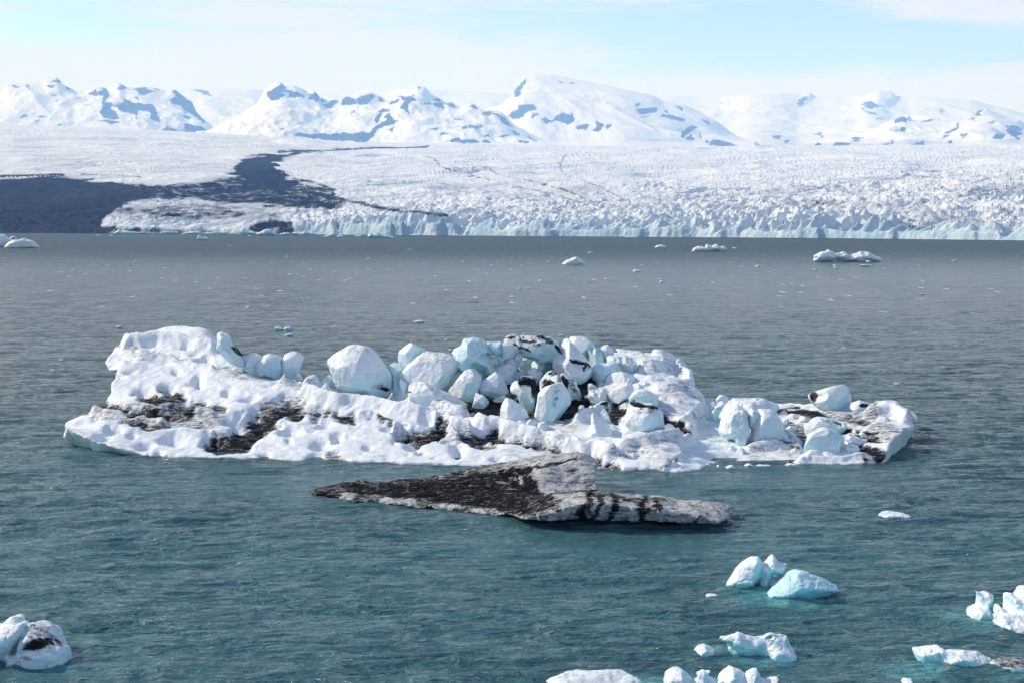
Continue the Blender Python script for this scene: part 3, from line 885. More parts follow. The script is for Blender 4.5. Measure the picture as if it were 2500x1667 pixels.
    # centre massif
    make_mountain(mt, c1(M2, [(-700, 430), (-250, 420), (0, 300), (100, 240), (150, 150), (200, 110), (250, 93), (290, 125), (345, 120), (400, 140), (440, 165), (480, 148), (520, 200), (560, 215), (610, 202), (660, 210), (700, 193), (780, 178), (860, 168), (950, 210), (1000, 208), (1040, 180), (1130, 160), (1180, 130), (1220, 135), (1270, 190), (1330, 222), (1365, 245), (1385, 230), (1450, 272), (1530, 245), (1600, 288), (1660, 292), (1720, 296), (1760, 330), (1810, 395), (1900, 450), (1980, 498), (2080, 540)]),
                  14500, 1900,
                  [(M2, p) for p in (
                      [(150, 200), (155, 150), (190, 118), (240, 112), (262, 135), (250, 165), (262, 188), (215, 198)], [(235, 98), (260, 92), (278, 108), (250, 112)], [(265, 150), (300, 145), (330, 165), (345, 155), (385, 192), (330, 198), (300, 190), (295, 170)],
                      [(415, 178), (450, 172), (475, 148), (490, 180), (485, 203), (430, 205)], [(500, 185), (520, 205), (510, 212)], [(525, 240), (560, 215), (612, 203), (628, 222), (590, 238), (555, 262), (530, 258)],
                      [(655, 240), (662, 205), (700, 193), (752, 208), (748, 238), (700, 242)], [(758, 238), (762, 208), (790, 188), (838, 190), (830, 215), (795, 236)], [(775, 182), (860, 168), (872, 178), (830, 188)], [(890, 190), (940, 208), (935, 218), (905, 212)], [(715, 295), (745, 282), (740, 295)],
                      [(978, 235), (985, 218), (1020, 208), (1035, 228)], [(1030, 182), (1135, 182), (1142, 205), (1105, 212), (1105, 250), (1100, 290), (1062, 272), (1068, 232), (1082, 212), (1045, 195)],
                      [(1165, 135), (1182, 130), (1175, 145)], [(325, 460), (360, 428), (480, 450), (600, 430), (700, 440), (790, 430), (830, 424), (850, 400), (880, 385), (950, 335), (955, 300), (985, 290), (985, 330), (1015, 345), (985, 368), (940, 390), (900, 412), (860, 445), (830, 470), (805, 489), (560, 478)],
                      [(880, 338), (895, 305), (925, 298), (908, 340), (888, 350)], [(895, 285), (940, 270), (970, 272), (920, 290)], [(1270, 232), (1330, 230), (1335, 255), (1345, 270), (1280, 252)], [(1265, 205), (1300, 200), (1320, 220)], [(1358, 250), (1380, 228), (1402, 255)], [(1220, 232), (1255, 236), (1235, 242)],
                      [(1515, 252), (1540, 246), (1550, 262)], [(1595, 292), (1665, 290), (1670, 308), (1625, 306)], [(1685, 292), (1720, 296), (1745, 315), (1790, 368), (1805, 396), (1755, 362), (1730, 330)], [(1413, 330), (1450, 322), (1445, 336)],
                      [(1265, 400), (1315, 390), (1300, 404)], [(1355, 495), (1400, 480), (1470, 488), (1540, 472), (1582, 496), (1450, 501)], [(1305, 445), (1370, 436), (1340, 450)], [(1610, 450), (1640, 440), (1650, 455)], [(1720, 455), (1800, 448), (1740, 464)], [(1800, 418), (1850, 440), (1825, 442)], [(1890, 455), (1970, 494), (1920, 478)], [(1840, 480), (1900, 492), (1850, 496)], [(1460, 400), (1540, 382), (1600, 378), (1480, 402)], [(1600, 478), (1640, 470), (1650, 492), (1610, 494)],
                      [(970, 410), (1000, 385), (985, 415)], [(230, 402), (250, 398), (248, 408)])], 331, rough=0.42, pw=1.05)
    # right massif
    make_mountain(mt, c1(M4, [(780, 545), (900, 515), (1000, 508), (1100, 490), (1200, 458), (1330, 408), (1420, 360), (1480, 330), (1545, 318), (1562, 348), (1650, 352), (1700, 333), (1760, 345), (1900, 352), (1960, 338), (2000, 290), (2050, 276), (2120, 300), (2200, 332), (2280, 350), (2320, 380), (2352, 420), (2450, 455), (2700, 480), (3200, 500)]),
                  15000, 2000,
                  [(M4, p) for p in (
                      [(1475, 360), (1500, 320), (1520, 330), (1545, 315), (1556, 352), (1520, 342)], [(1655, 362), (1690, 335), (1730, 340), (1725, 352), (1690, 365)], [(2002, 300), (2010, 282), (2050, 276), (2075, 300), (2040, 308)], [(1975, 335), (2030, 325), (2030, 338)],
                      [(1585, 503), (1620, 485), (1670, 480), (1662, 502)], [(2235, 420), (2260, 390), (2300, 420), (2345, 440), (2310, 450), (2320, 482), (2260, 450)], [(2145, 462), (2160, 442), (2215, 448), (2212, 468)], [(1470, 412), (1500, 408), (1560, 398), (1545, 415)], [(1790, 455), (1860, 420), (1905, 370), (1915, 362), (1890, 415), (1830, 440)],
                      [(1045, 512), (1080, 495), (1180, 495), (1150, 508)], [(945, 512), (965, 497), (985, 512)], [(1180, 478), (1260, 470), (1230, 480)], [(1380, 500), (1470, 492), (1420, 503)], [(1920, 440), (1965, 430), (1945, 446)], [(2240, 375), (2290, 385), (2330, 395), (2345, 425), (2300, 405)], [(2100, 362), (2150, 355), (2130, 366)], [(1820, 485), (1860, 470), (1850, 492)])], 341, rough=0.35, pw=1.0)


def make_haze():
    bm = bmesh.new()
    bmesh.ops.create_cube(bm, size=1.0)
    x0, x1, y0, y1, z0, z1 = -29000, 29000, -3500, 37500, -7.5, 3700
    for v in bm.verts:
        v.co = Vector((x0 if v.co.x < 0 else x1, y0 if v.co.y < 0 else y1, z0 if v.co.z < 0 else z1))
    me = bpy.data.meshes.new('haze'); bm.to_mesh(me); bm.free()
    m = bpy.data.materials.new('haze_air'); m.use_nodes = True
    t = NT(m.node_tree)
    v = t.n('ShaderNodeVolumePrincipled')
    v.inputs['Color'].default_value = (0.22, 0.47, 1.0, 1)
    v.inputs['Absorption Color'].default_value = (1, 1, 1, 1)
    v.inputs['Density'].default_value = HAZE
    v.inputs['Anisotropy'].default_value = 0.0
    o = t.n('ShaderNodeOutputMaterial'); t.l(v.outputs[0], o.inputs['Volume'])
    add_obj('haze', me, m, kind='stuff')


HAZE = 6.2e-5
make_water()
make_glacier()
make_mountains()


# ------------------------------------------------------------------ the large iceberg
FRONT = [(150, 126.5), (165, 124.2), (200, 122.6), (250, 121.9), (360, 120), (460, 119.6), (580, 119.2), (700, 118.6), (850, 117.4),
         (1000, 116.4), (1150, 115.4), (1300, 114.8), (1450, 113.8), (1560, 113), (1650, 112.6), (1700, 113.6), (1760, 116.8),
         (1850, 117.5), (1930, 117.2), (2050, 116.8), (2120, 117.0), (2170, 118.2), (2205, 122), (2228, 126), (2243, 130)]
BACK = [(2238, 134), (2200, 139), (2100, 143), (2000, 146), (1900, 147), (1850, 143), (1780, 142), (1745, 144), (1740, 151), (1680, 154),
        (1500, 157), (1300, 157), (1150, 153), (1000, 146), (900, 143), (700, 143.5), (640, 152), (560, 157), (460, 159), (380, 157),
        (310, 154), (233, 151), (228, 147.5), (252, 145.2), (286, 143), (270, 139), (222, 135.5), (212, 133), (165, 131)]


def xy(px, Y):
    p = at(px, 900, Y); return (p[0], Y)


CTRL_L = []
for px, lst in {
    155: [(1066, 127, 1), (1052, 129)], 165: [(1052, 125), (1038, 129)],
    200: [(1062, 123.4), (1034, 128.5), (1015, 133)],
    255: [(1080, 122.4), (1040, 128), (1012, 132), (985, 137)],
    300: [(1096, 121.3), (1040, 127), (990, 134), (950, 139), (920, 141), (880, 144), (856, 148), (848, 153)],
    240: [(860, 149), (863, 147), (1010, 134)], 268: [(857, 149), (905, 144)],
    320: [(835, 150), (822, 152)],
    360: [(1110, 120.8), (1050, 126), (1000, 132), (960, 137), (900, 143), (850, 148), (818, 151.5), (812, 154)],
    430: [(800, 152.5), (797, 155)],
    460: [(1112, 120.6), (1050, 126), (980, 134), (930, 139), (880, 144), (830, 149), (798, 152.5), (800, 156)],
    520: [(812, 151.5), (830, 149), (870, 145)],
    560: [(1113, 120.2), (1050, 125.5), (1000, 131), (950, 136), (900, 141.5), (872, 144.5), (858, 147), (880, 152)],
    620: [(912, 140.5), (925, 146), (940, 150)],
    700: [(1118, 119.6), (1060, 124), (1010, 129), (970, 133), (930, 137.8), (945, 142)],
    780: [(944, 136.0), (965, 141)],
    850: [(1122, 118.6), (1060, 123.5), (1000, 129.5), (960, 134), (975, 138), (985, 142)],
    1000: [(1127, 117.4), (1060, 123), (1010, 128), (984, 131.5), (990, 136), (960, 142)],
    1150: [(1133, 116.4), (1080, 121), (1040, 125), (1010, 128.8), (985, 133), (950, 139), (930, 144), (935, 150)],
    1300: [(1137, 115.6), (1090, 120), (1050, 124.5), (1012, 129), (975, 134.5), (940, 139), (905, 144), (890, 148), (895, 154)],
    1400: [(1142, 115.2), (1095, 119.5), (1050, 124), (1005, 130), (960, 135.5), (915, 142), (885, 147)],
    1500: [(1144, 114.5), (1100, 118.5), (1060, 122.5), (1000, 129.5), (950, 136), (905, 142), (868, 147.5), (860, 150), (868, 155)],
    1600: [(1145, 114), (1080, 118.5), (1040, 122.5), (1000, 127.5), (950, 134), (905, 140.5), (880, 146), (872, 150), (885, 153)],
    1670: [(1140, 114), (1070, 119.5), (1040, 123), (1000, 128), (960, 134), (925, 141), (905, 145)],
    1740: [(1110, 116), (1060, 120), (1020, 126), (980, 133), (945, 141)],
}.items():
    for q in lst:
        x, y, z = at(px, q[0], q[1]); CTRL_L.append((x, y, max(z, .35)))
CTRL_R = []
for px, lst in {
    1700: [(1148, 114.8), (1100, 119), (1040, 128), (1000, 136), (985, 142)],
    1760: [(1131, 118), (1090, 122), (1040, 129), (1005, 136), (985, 141)],
    1850: [(1126, 118.6), (1090, 121.5), (1040, 129), (1005, 136), (992, 140)],
    1950: [(1124, 118.6), (1090, 121.5), (1050, 127), (1015, 132.5), (995, 137), (985, 141), (990, 145)],
    2050: [(1124, 118), (1085, 121.5), (1040, 128), (1005, 134), (990, 139), (992, 142)],
    2110: [(1115, 118.2), (1085, 120.5), (1050, 125), (1010, 132), (1000, 137)],
    2165: [(1074, 120.2), (1050, 124), (1020, 130), (1001, 134)],
    2200: [(1055, 122.8), (1030, 127), (1006, 132), (1003, 136)],
    2230: [(1040, 126.5), (1022, 130.5), (1020, 134)],
}.items():
    for q in lst:
        x, y, z = at(px, q[0], q[1]); CTRL_R.append((x, y, max(z, .12)))


def rbf(C, reg=.9):
    C = np.array(C); n = len(C)
    d = np.sqrt(((C[:, None, :2] - C[None, :, :2]) ** 2).sum(-1))
    Kq = np.where(d > 0, d * d * np.log(d + 1e-9), 0) + np.eye(n) * reg
    Pm = np.concatenate([np.ones((n, 1)), C[:, :2]], 1)
    M = np.block([[Kq, Pm], [Pm.T, np.zeros((3, 3))]])
    w_ = np.linalg.solve(M, np.concatenate([C[:, 2], np.zeros(3)]))

    def f(X, Y):
        out = w_[n] + w_[n + 1] * X + w_[n + 2] * Y
        for i in range(n):
            r2 = (X - C[i, 0]) ** 2 + (Y - C[i, 1]) ** 2
            out = out + w_[i] * 0.5 * r2 * np.log(r2 + 1e-9)
        return out
    return f


fL = rbf(CTRL_L); fR = rbf(CTRL_R)
CREST = [(112.0, 1655), (114, 1662), (120, 1673), (124, 1690), (129, 1701), (134, 1711), (140, 1697), (145.5, 1664), (150, 1650), (158, 1645)]


def berg_base(X, Y):
    HL = fL(X, Y); HR = fR(X, Y)
    cp = np.interp(Y, [c[0] for c in CREST], [c[1] for c in CREST])
    cx = (cp - CX) / F * Y / math.cos(TH)
    dd = X - cx + (n2(X * 0 + 3, Y * .6, 88) - .5) * 0.9
    wall = HL - 0.05 - 2.9 * np.maximum(dd, 0) + 0.26 * np.clip(dd, 0, 5.4) ** 2
    Hb = np.where(dd > 0, np.maximum(np.minimum(wall, HL + .2), HR), HL)
    # soft foot
    k = .5
    a = np.minimum(wall, HL + .2); hq = np.clip(.5 + .5 * (a - HR) / k, 0, 1)
    soft = a * hq + HR * (1 - hq) + k * hq * (1 - hq) * .5
    Hb = np.where(dd > 0, soft, HL)
    return Hb, dd


DIMPLES = [(A, 1290, 595, 38, 42), (A, 840, 675, 65, 28), (A, 1050, 645, 55, 30), (A, 510, 1062, 62, 28), (A, 1070, 1090, 85, 38), (A, 850, 1135, 65, 24),
           (A, 970, 1210, 32, 25), (A, 2040, 1022, 85, 28), (A, 2300, 1120, 85, 42), (A, 2250, 1232, 65, 32), (A, 1750, 835, 70, 36), (A, 1430, 1110, 55, 30),
           (A, 600, 1010, 65, 20), (A, 740, 1060, 34, 20), (A, 1110, 530, 40, 18), (A, 1530, 690, 40, 18), (A, 1700, 740, 60, 26), (A, 1590, 935, 80, 32),
           (B, 140, 1020, 78, 24), (B, 130, 1190, 85, 42), (B, 290, 1140, 52, 34), (B, 70, 1330, 75, 32), (B, 900, 1085, 60, 60), (B, 1010, 1210, 75, 32),
           (B, 1090, 1272, 42, 20), (B, 1440, 1250, 55, 60), (B, 1330, 1150, 62, 28), (B, 80, 962, 42, 16), (B, 760, 1060, 52, 18), (B, 570, 1232, 44, 22),
           (B, 1210, 1312, 32, 10), (B, 1150, 980, 60, 28), (B, 1570, 990, 45, 22), (C, 1300, 1100, 110, 30), (C, 1850, 1190, 60, 16), (C, 1540, 1230, 60, 18),
           (C, 1400, 1230, 80, 18), (C, 700, 1090, 60, 20), (A, 1200, 320, 60, 18), (A, 900, 300, 60, 15), (A, 1330, 420, 50, 22)]
# (conv, points, width, strength, depth)
DIRTY = [(A, [(850, 725), (930, 745), (1010, 755)], 38, 1.0, .30), (A, [(1060, 690), (1100, 720), (1120, 760)], 50, .9, .25),
         (A, [(520, 800), (640, 855), (760, 870), (900, 895), (1000, 890)], 42, 1.0, .3), (A, [(900, 850), (1000, 870), (1120, 790)], 26, .7, .1),
         (A, [(430, 950), (520, 950)], 14, .9, .1), (A, [(1200, 830), (1330, 800), (1420, 830), (1490, 840)], 40, 1.0, .28),
         (A, [(1100, 880), (1200, 890)], 34, .85, .15), (A, [(700, 950), (900, 990), (1080, 985), (1160, 960), (1350, 1010)], 30, .9, .2),
         (A, [(1450, 1110), (1600, 1100), (1650, 1040), (1780, 950), (1860, 870), (1960, 810), (2080, 795)], 58, 1.05, .45),
         (A, [(1900, 900), (1850, 950)], 40, .9, .3), (A, [(2080, 860), (2180, 870), (2330, 880)], 46, 1.0, .35),
         (A, [(620, 328), (760, 330), (900, 360), (1010, 375), (1150, 420), (1300, 460), (1420, 490), (1560, 530), (1680, 560)], 15, .50, .1),
         (A, [(1680, 560), (1900, 590), (2100, 640), (2350, 700)], 24, .50, .12), (A, [(2000, 1050), (2090, 1050)], 10, .8, .05), (A, [(600, 1025), (650, 1035)], 10, .5, 0),
         (B, [(0, 850), (120, 870), (240, 900), (330, 930), (420, 945)], 48, 1.05, .35), (B, [(640, 962), (740, 985), (840, 1005)], 22, .9, .2),
         (B, [(930, 1105), (1050, 1110), (1170, 1090), (1290, 1040)], 44, 1.05, .45), (B, [(1480, 1110), (1600, 1160), (1720, 1215)], 34, .9, .25),
         (B, [(1640, 1100), (1780, 1100), (1960, 1150)], 22, 1.0, .25), (B, [(150, 1215), (230, 1225)], 18, .6, .05), (B, [(230, 1310), (300, 1340), (310, 1370)], 34, .75, .1),
         (B, [(1010, 1220), (1070, 1225)], 14, .85, .05), (B, [(90, 680), (400, 740), (700, 790), (1000, 860), (1200, 905)], 17, .5, .12),
         (B, [(680, 1300), (790, 1350)], 18, .4, 0), (C, [(0, 1075), (90, 1065), (210, 1060)], 20, 1.0, .15),
         (C, [(200, 1080), (420, 1100), (560, 1140), (700, 1175), (860, 1205)], 22, 1.05, .3), (C, [(0, 1130), (160, 1160)], 18, .85, .15),
         (C, [(860, 1205), (1050, 1260), (1250, 1310), (1330, 1340)], 24, 1.0, .3), (C, [(1100, 1350), (1300, 1375), (1600, 1375), (1800, 1345), (1860, 1300)], 16, .9, .2),
         (C, [(0, 1380), (0, 1380)], 3, .2, 0), (C, [(40, 840), (150, 850), (240, 900)], 34, .42, 0),
         (C, [(760, 860), (850, 840), (960, 800), (1050, 720), (1060, 660)], 52, 1.0, .25), (C, [(640, 930), (800, 960), (950, 920)], 26, .5, .1),
         (C, [(1250, 860), (1330, 880), (1380, 830), (1300, 780)], 40, 1.05, .15), (C, [(1780, 870), (1850, 920), (1940, 970)], 34, 1.1, .3),
         (C, [(1270, 1100), (1360, 1110)], 14, .9, .2), (C, [(1000, 900), (1060, 850)], 30, .6, 0), (C, [(1500, 1090), (1700, 1110)], 16, .55, .05),
         (C, [(1480, 385), (1620, 405), (1720, 415), (1840, 412), (1900, 430), (1990, 515)], 11, 1.15, .5),
         (C, [(560, 830), (600, 780), (600, 600)], 30, .9, .1), (C, [(380, 640), (360, 700)], 40, .8, 0), (C, [(220, 480), (230, 340)], 26, .7, 0), (C, [(1020, 620), (1150, 700)], 40, .5, 0),
         (D, [(215, 340), (260, 450), (300, 560), (330, 640)], 70, .95, .1), (D, [(910, 430), (1100, 430), (1220, 450), (1300, 490)], 34, 1.1, .15), (D, [(1050, 470), (1200, 500)], 30, .8, 0),
         (D, [(1450, 620), (1560, 600), (1680, 660), (1790, 680)], 26, 1.1, .1), (D, [(1560, 520), (1650, 550)], 22, .9, .1), (D, [(1380, 500), (1700, 500), (1880, 640)], 70, .6, 0),
         (D, [(1620, 760), (1720, 770), (1800, 830), (1880, 880)], 40, 1.1, .1), (D, [(1680, 890), (1720, 900)], 16, .9, 0), (D, [(960, 560), (1080, 620), (1120, 700), (1040, 760)], 44, .8, .1),
         (D, [(680, 840), (740, 860)], 30, .4, 0), (D, [(300, 830), (380, 880)], 12, .4, 0), (D, [(1690, 420), (1780, 430)], 14, .9, .1)]
RIDGES = [(A, [(200, 1000), (330, 960), (600, 990), (1000, 1030), (1400, 1040), (1650, 1080)], 34, .16), (A, [(430, 880), (560, 900), (800, 920), (1000, 940)], 30, .22), (A, [(850, 830), (900, 860), (1000, 830), (1150, 790)], 26, .18),
          (A, [(1180, 880), (1400, 890), (1560, 880), (1700, 870)], 40, .24), (A, [(700, 290), (900, 270), (1100, 280), (1400, 350)], 44, .30), (A, [(640, 345), (900, 400), (1150, 450), (1400, 520)], 40, .15),
          (A, [(2000, 590), (2200, 600), (2350, 650)], 40, .25), (B, [(0, 640), (250, 620), (480, 650), (700, 700), (900, 760), (1250, 870), (1500, 930)], 34, .34),
          (B, [(0, 700), (300, 790), (600, 830), (900, 900), (1300, 990), (1550, 1060)], 46, .30), (B, [(0, 940), (200, 960), (450, 970), (640, 970), (850, 1030)], 36, .25),
          (B, [(1190, 1070), (1350, 1070), (1440, 1110)], 34, .25), (C, [(0, 940), (230, 1000), (500, 1060), (800, 1140), (1100, 1190), (1300, 1230)], 42, .34), (C, [(1050, 1160), (1400, 1180), (1700, 1120), (1900, 1080)], 44, .3),
          (C, [(1420, 1400), (1700, 1390), (1850, 1330)], 18, .2), (C, [(1560, 440), (1900, 430), (2010, 560)], 40, .3), (C, [(1500, 530), (1800, 560), (2050, 600)], 28, .16), (C, [(1700, 640), (1900, 660), (2060, 680)], 28, .2),
          (C, [(1750, 740), (1900, 760), (2060, 780)], 24, .12), (C, [(1900, 900), (2040, 860)], 24, .12), (C, [(960, 950), (1060, 900), (1100, 860)], 40, .3),
          (D, [(1720, 460), (1900, 440), (2040, 520)], 50, .25), (D, [(1100, 900), (1400, 900), (1650, 860)], 30, .15), (D, [(640, 790), (900, 770), (1080, 790)], 30, .25), (D, [(300, 720), (500, 740), (620, 780)], 30, .2)]


def make_berg():
    hx, hy, hz_ = 0.15, 0.19, 0.15
    gx = np.arange(-42.5, 41.5, hx); gy = np.arange(111.0, 160.5, hy); gz = np.arange(-1.2, 11.0, hz_)
    X, Y = np.meshgrid(gx, gy, indexing='ij')
    H, dd = berg_base(X, Y)
    px, py = proj(X, Y, H)
    dirt = np.zeros(X.shape, np.float32); dep = np.zeros(X.shape, np.float32)
    j1 = fbm2(X * .8, Y * .8, 4, 111) - .5; j2 = fbm2(X * .8 + 30, Y * .8, 4, 112) - .5
    jx = px + j1 * 44; jy = py + j2 * 26
    front = Y < 150
    for conv, pts, wd, s_, dp in DIRTY:
        k = conv.o[2]
        P_ = [conv(p) for p in pts]
        if len(P_) == 1: P_ = P_ * 2
        c = (px > min(p[0] for p in P_) - 60) & (px < max(p[0] for p in P_) + 60) & (py > min(p[1] for p in P_) - 45) & (py < max(p[1] for p in P_) + 45)
        dl = line_d(jx[c], jy[c], P_, 1.5)
        wpx = wd * k * 1.8
        dirt[c] = np.maximum(dirt[c], s_ * (1 - sst(dl, wpx * .35, wpx * 1.5)))
        dep[c] = np.maximum(dep[c], dp * 1.25 * (1 - sst(dl, wpx * .4, wpx * 1.6)))
    bump = np.zeros(X.shape, np.float32)
    for conv, pts, wd, amp in RIDGES:
        k = conv.o[2]; P_ = [conv(p) for p in pts]
        c = (px > min(p[0] for p in P_) - 60) & (px < max(p[0] for p in P_) + 60) & (py > min(p[1] for p in P_) - 45) & (py < max(p[1] for p in P_) + 45)
        dl = line_d(px[c] + j1[c] * 14, py[c] + j2[c] * 10, P_, 1.6)
        bump[c] = np.maximum(bump[c], amp * 1.5 * np.exp(-(dl / (wd * k)) ** 2))
    rs = random.Random(4)
    dm = [(cv((u, v)), ru * cv.o[2], rv * cv.o[2], 1.0) for cv, u, v, ru, rv in DIMPLES]
    for _ in range(170):
        dm.append(((rs.uniform(180, 1660), rs.uniform(840, 1150)), rs.uniform(3, 16), rs.uniform(1.5, 6), rs.uniform(.1, .6)))
    dim = np.zeros(X.shape, np.float32)
    for (cxp, cyp), rx, ry, s_ in dm:
        c = (np.abs(px - cxp) < rx * 2.6 + 6) & (np.abs(py - cyp) < ry * 2.6 + 6)
        xx = (px[c] + j1[c] * 10 - cxp) / rx; yy = (py[c] + j2[c] * 8 - cyp) / ry
        r2 = xx * xx + yy * yy
        dim[c] = np.maximum(dim[c], s_ * np.exp(-r2 ** 1.4 * .9) * min(.75, .034 * (rx + ry)))
    n1 = fbm2(X * .42, Y * .42, 4, 120); n3 = fbm2(X * 1.3, Y * 1.1, 3, 124, .5, True); n4 = fbm2(X * .16, Y * .16, 2, 127)
    rightz = sst(px, 1120, 1300)
    uu = .82 * X - .57 * Y; vv = .57 * X + .82 * Y
    led = fbm2(uu * .10, vv * .42, 4, 133, .5, True)
    onw0 = 1 - .75 * sst(dd, -.1, .5) * (1 - sst(dd, 4, 6))
    H = H + (bump * 2.2 - dep * 1.4 - dim * 1.35 + (led - .6) * .45 + (n1 - .5) * 0.22 - (n3 - .55) * 0.08 * (1 + .4 * rightz)) * onw0 + (n4 - .5) * .45 * sst(H, .6, 2.5)
    # flutes on the steep right hand wall
    onwall = sst(dd, 0.0, .5) * (1 - sst(dd, 3.5, 6))
    H = H + onwall * ((fbm2(X * .25, Y * 1.7, 3, 131, .5, True) - .55) * .55)
    dirt = dirt * (1 - .8 * onwall)
    for pts_, s_, wd_ in (([A((480, 860)), A((900, 850)), A((1400, 940))], .56, 44), ([A((1500, 1080)), A((1850, 900)), A((2200, 850)), B((400, 930))], .46, 26),
                          ([A((700, 350)), A((1200, 450)), A((1650, 560))], .36, 22), ([B((0, 660)), B((700, 790)), B((1500, 960))], .36, 16),
                          ([B((900, 1060)), B((1500, 1120)), C((500, 1120)), C((1300, 1340))], .42, 22), ([B((1500, 860)), C((200, 860)), C((700, 960))], .45, 30)):
        dl = line_d(jx, jy, pts_, 1.6)
        dirt = np.maximum(dirt, s_ * (1 - sst(dl, wd_ * .3, wd_ * 1.3)))
    dirt = np.where((px > 1630) & (px < 1765) & (dd < .8) & (py < 1010), dirt * .15, dirt)
    # soiled crust of the right hand mass
    crust = .40 * sst(px + j1 * 120, 1130, 1330) * sst(n1 + j2, .25, .75) * (1 - onwall)
    pile = (1 - sst(poly_sd(px, py, [(1080, 990), (1150, 930), (1200, 860), (1420, 860), (1460, 960), (1380, 1020), (1250, 1010), (1180, 1020)]), -10, 25))  # area of the block pile, made darker between the blocks
    crust = np.maximum(crust, 1.15 * pile * (.5 + n3))
    dirt = np.maximum(dirt, crust * (py < 1125))
    back = sst(Y, 150.0, 154.0) * (px < 640) * .5
    dirt = np.maximum(dirt, back * sst(px, 520, 600))
    outline = [xy(*p) for p in FRONT + BACK]
    pd = poly_sd(X, Y, outline) + (fbm2(X * .5, Y * .5, 3, 140) - .5) * .8
    # undercut: 0 everywhere except the overhanging parts
    uc = 0.06 + .90 * (1 - sst(px, 290, 350)) * sst(Y, 140, 144) + .75 * (1 - sst(px, 330, 430)) * (1 - sst(Y, 128, 132)) + .30 * sst(px, 2150, 2210)
    uc = uc + .22 * (px > 1000) * 0
    edge = np.minimum(H, H)
    Z = gz[None, None, :].astype(np.float32)
    Hf = H.astype(np.float32)[:, :, None]
    depth_ = np.clip(Hf - Z, 0, 5)
    # slab edge rises sharply out of the water
    wall = (pd.astype(np.float32)[:, :, None] + uc.astype(np.float32)[:, :, None] * depth_)
    # underwater foot continues
    wall = wall - np.clip(-Z - .05, 0, 1) * 0.2
    top = (Z - Hf) * .85
    k2 = .16
    hq = np.clip(.5 + .5 * (wall - top) / k2, 0, 1)
    Fd = wall * hq + top * (1 - hq) + k2 * hq * (1 - hq)
    Fd = Fd.astype(np.float32)
    Fd[0] = Fd[-1] = 1; Fd[:, 0] = Fd[:, -1] = 1; Fd[:, :, 0] = Fd[:, :, -1] = 1
    V, Q = surface_nets(Fd, (gx[0], gy[0], gz[0]), (hx, hy, hz_))
    del Fd, wall, top, hq, depth_

    def samp(Gd, x, y):
        fx = np.clip((x - gx[0]) / hx, 0, len(gx) - 1.001); fy = np.clip((y - gy[0]) / hy, 0, len(gy) - 1.001)
        ix = fx.astype(int); iy = fy.astype(int); tx = fx - ix; ty = fy - iy
        return (Gd[ix, iy] * (1 - tx) * (1 - ty) + Gd[ix + 1, iy] * tx * (1 - ty) + Gd[ix, iy + 1] * (1 - tx) * ty + Gd[ix + 1, iy + 1] * tx * ty)
    Hv = samp(H, V[:, 0], V[:, 1])
    m = np.abs(Hv - V[:, 2]) < .12
    nr = vnormals(V, Q)
    fine_ = fbm3(V[:, 0] * 2.2, V[:, 1] * 2.2, V[:, 2] * 2.2, 3, 150)
    V = V + nr * (fine_ * .085)[:, None]
    below = Hv - V[:, 2]
    nr = vnormals(V, Q)
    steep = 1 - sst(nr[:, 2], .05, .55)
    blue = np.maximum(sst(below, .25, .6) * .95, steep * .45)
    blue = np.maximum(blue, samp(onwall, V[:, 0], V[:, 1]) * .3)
    dv = samp(dirt, V[:, 0], V[:, 1]) * (1 - sst(below, .2, .5))
    me = new_mesh('large_iceberg', V, Q, {'dirt': dv, 'blue': blue})
    o = add_obj('large_iceberg', me, M_SNOW, None, 'huge long white iceberg with black dirt bands and a pile of ice blocks on it', 'iceberg')
    return o


BERG = make_berg()


def surfY(px, py):
    """world distance at which the sight line meets the iceberg's surface"""
    Ys = np.arange(113, 156, .25)
    pts = [at(px, py, y) for y in Ys]
    Hb, _ = berg_base(np.array([p[0] for p in pts]), Ys)
    zz = np.array([p[2] for p in pts])
    w_ = np.where(zz < Hb)[0]
    return float(Ys[w_[0]]) if len(w_) else 140.0


# ------------------------------------------------------------------ ice blocks lying on the iceberg
GP = 'ice blocks piled on the large iceberg'


def blk(label, conv, parts, Y=None, foot=None, dY=0.8, name='ice_block', mat=None, group=GP, cat='ice block', **kw):
    """foot: pixel (in conv units) where the block's base meets the iceberg"""
    tt = kw.get('t') or 2.4
    if foot is not None:
        p = conv(foot); Ya = surfY(*p) + dY
    else:
        low = max((q for pt in parts if pt[0] != '-' for q in pt[1]), key=lambda q: q[1])
        p = conv(low); Ya = surfY(p[0], p[1] - 2) + .38 * tt
    Y = Ya if Y is None else min(Y, Ya)
    kw.setdefault('below', .25)
    kw.setdefault('chips', 4 if any(pt[0] == 'p' for pt in parts) else 13)
    kw.setdefault('dust', .14 + .1 * ((ICE_COUNT[0] * 7) % 5) / 4)
    kw.setdefault('blue', (.75, 1.0, .6, .9)[ICE_COUNT[0] % 4])
    return ice(name, label, conv, parts, Y, mat=mat, group=group, cat=cat, **kw)


def H_(pts, dy=0, t=None, fr=None): return ('h', pts, dy, t, fr) if fr else ('h', pts, dy, t)
def P_(pts, dy=0, t=None): return ('p', pts, dy, t)


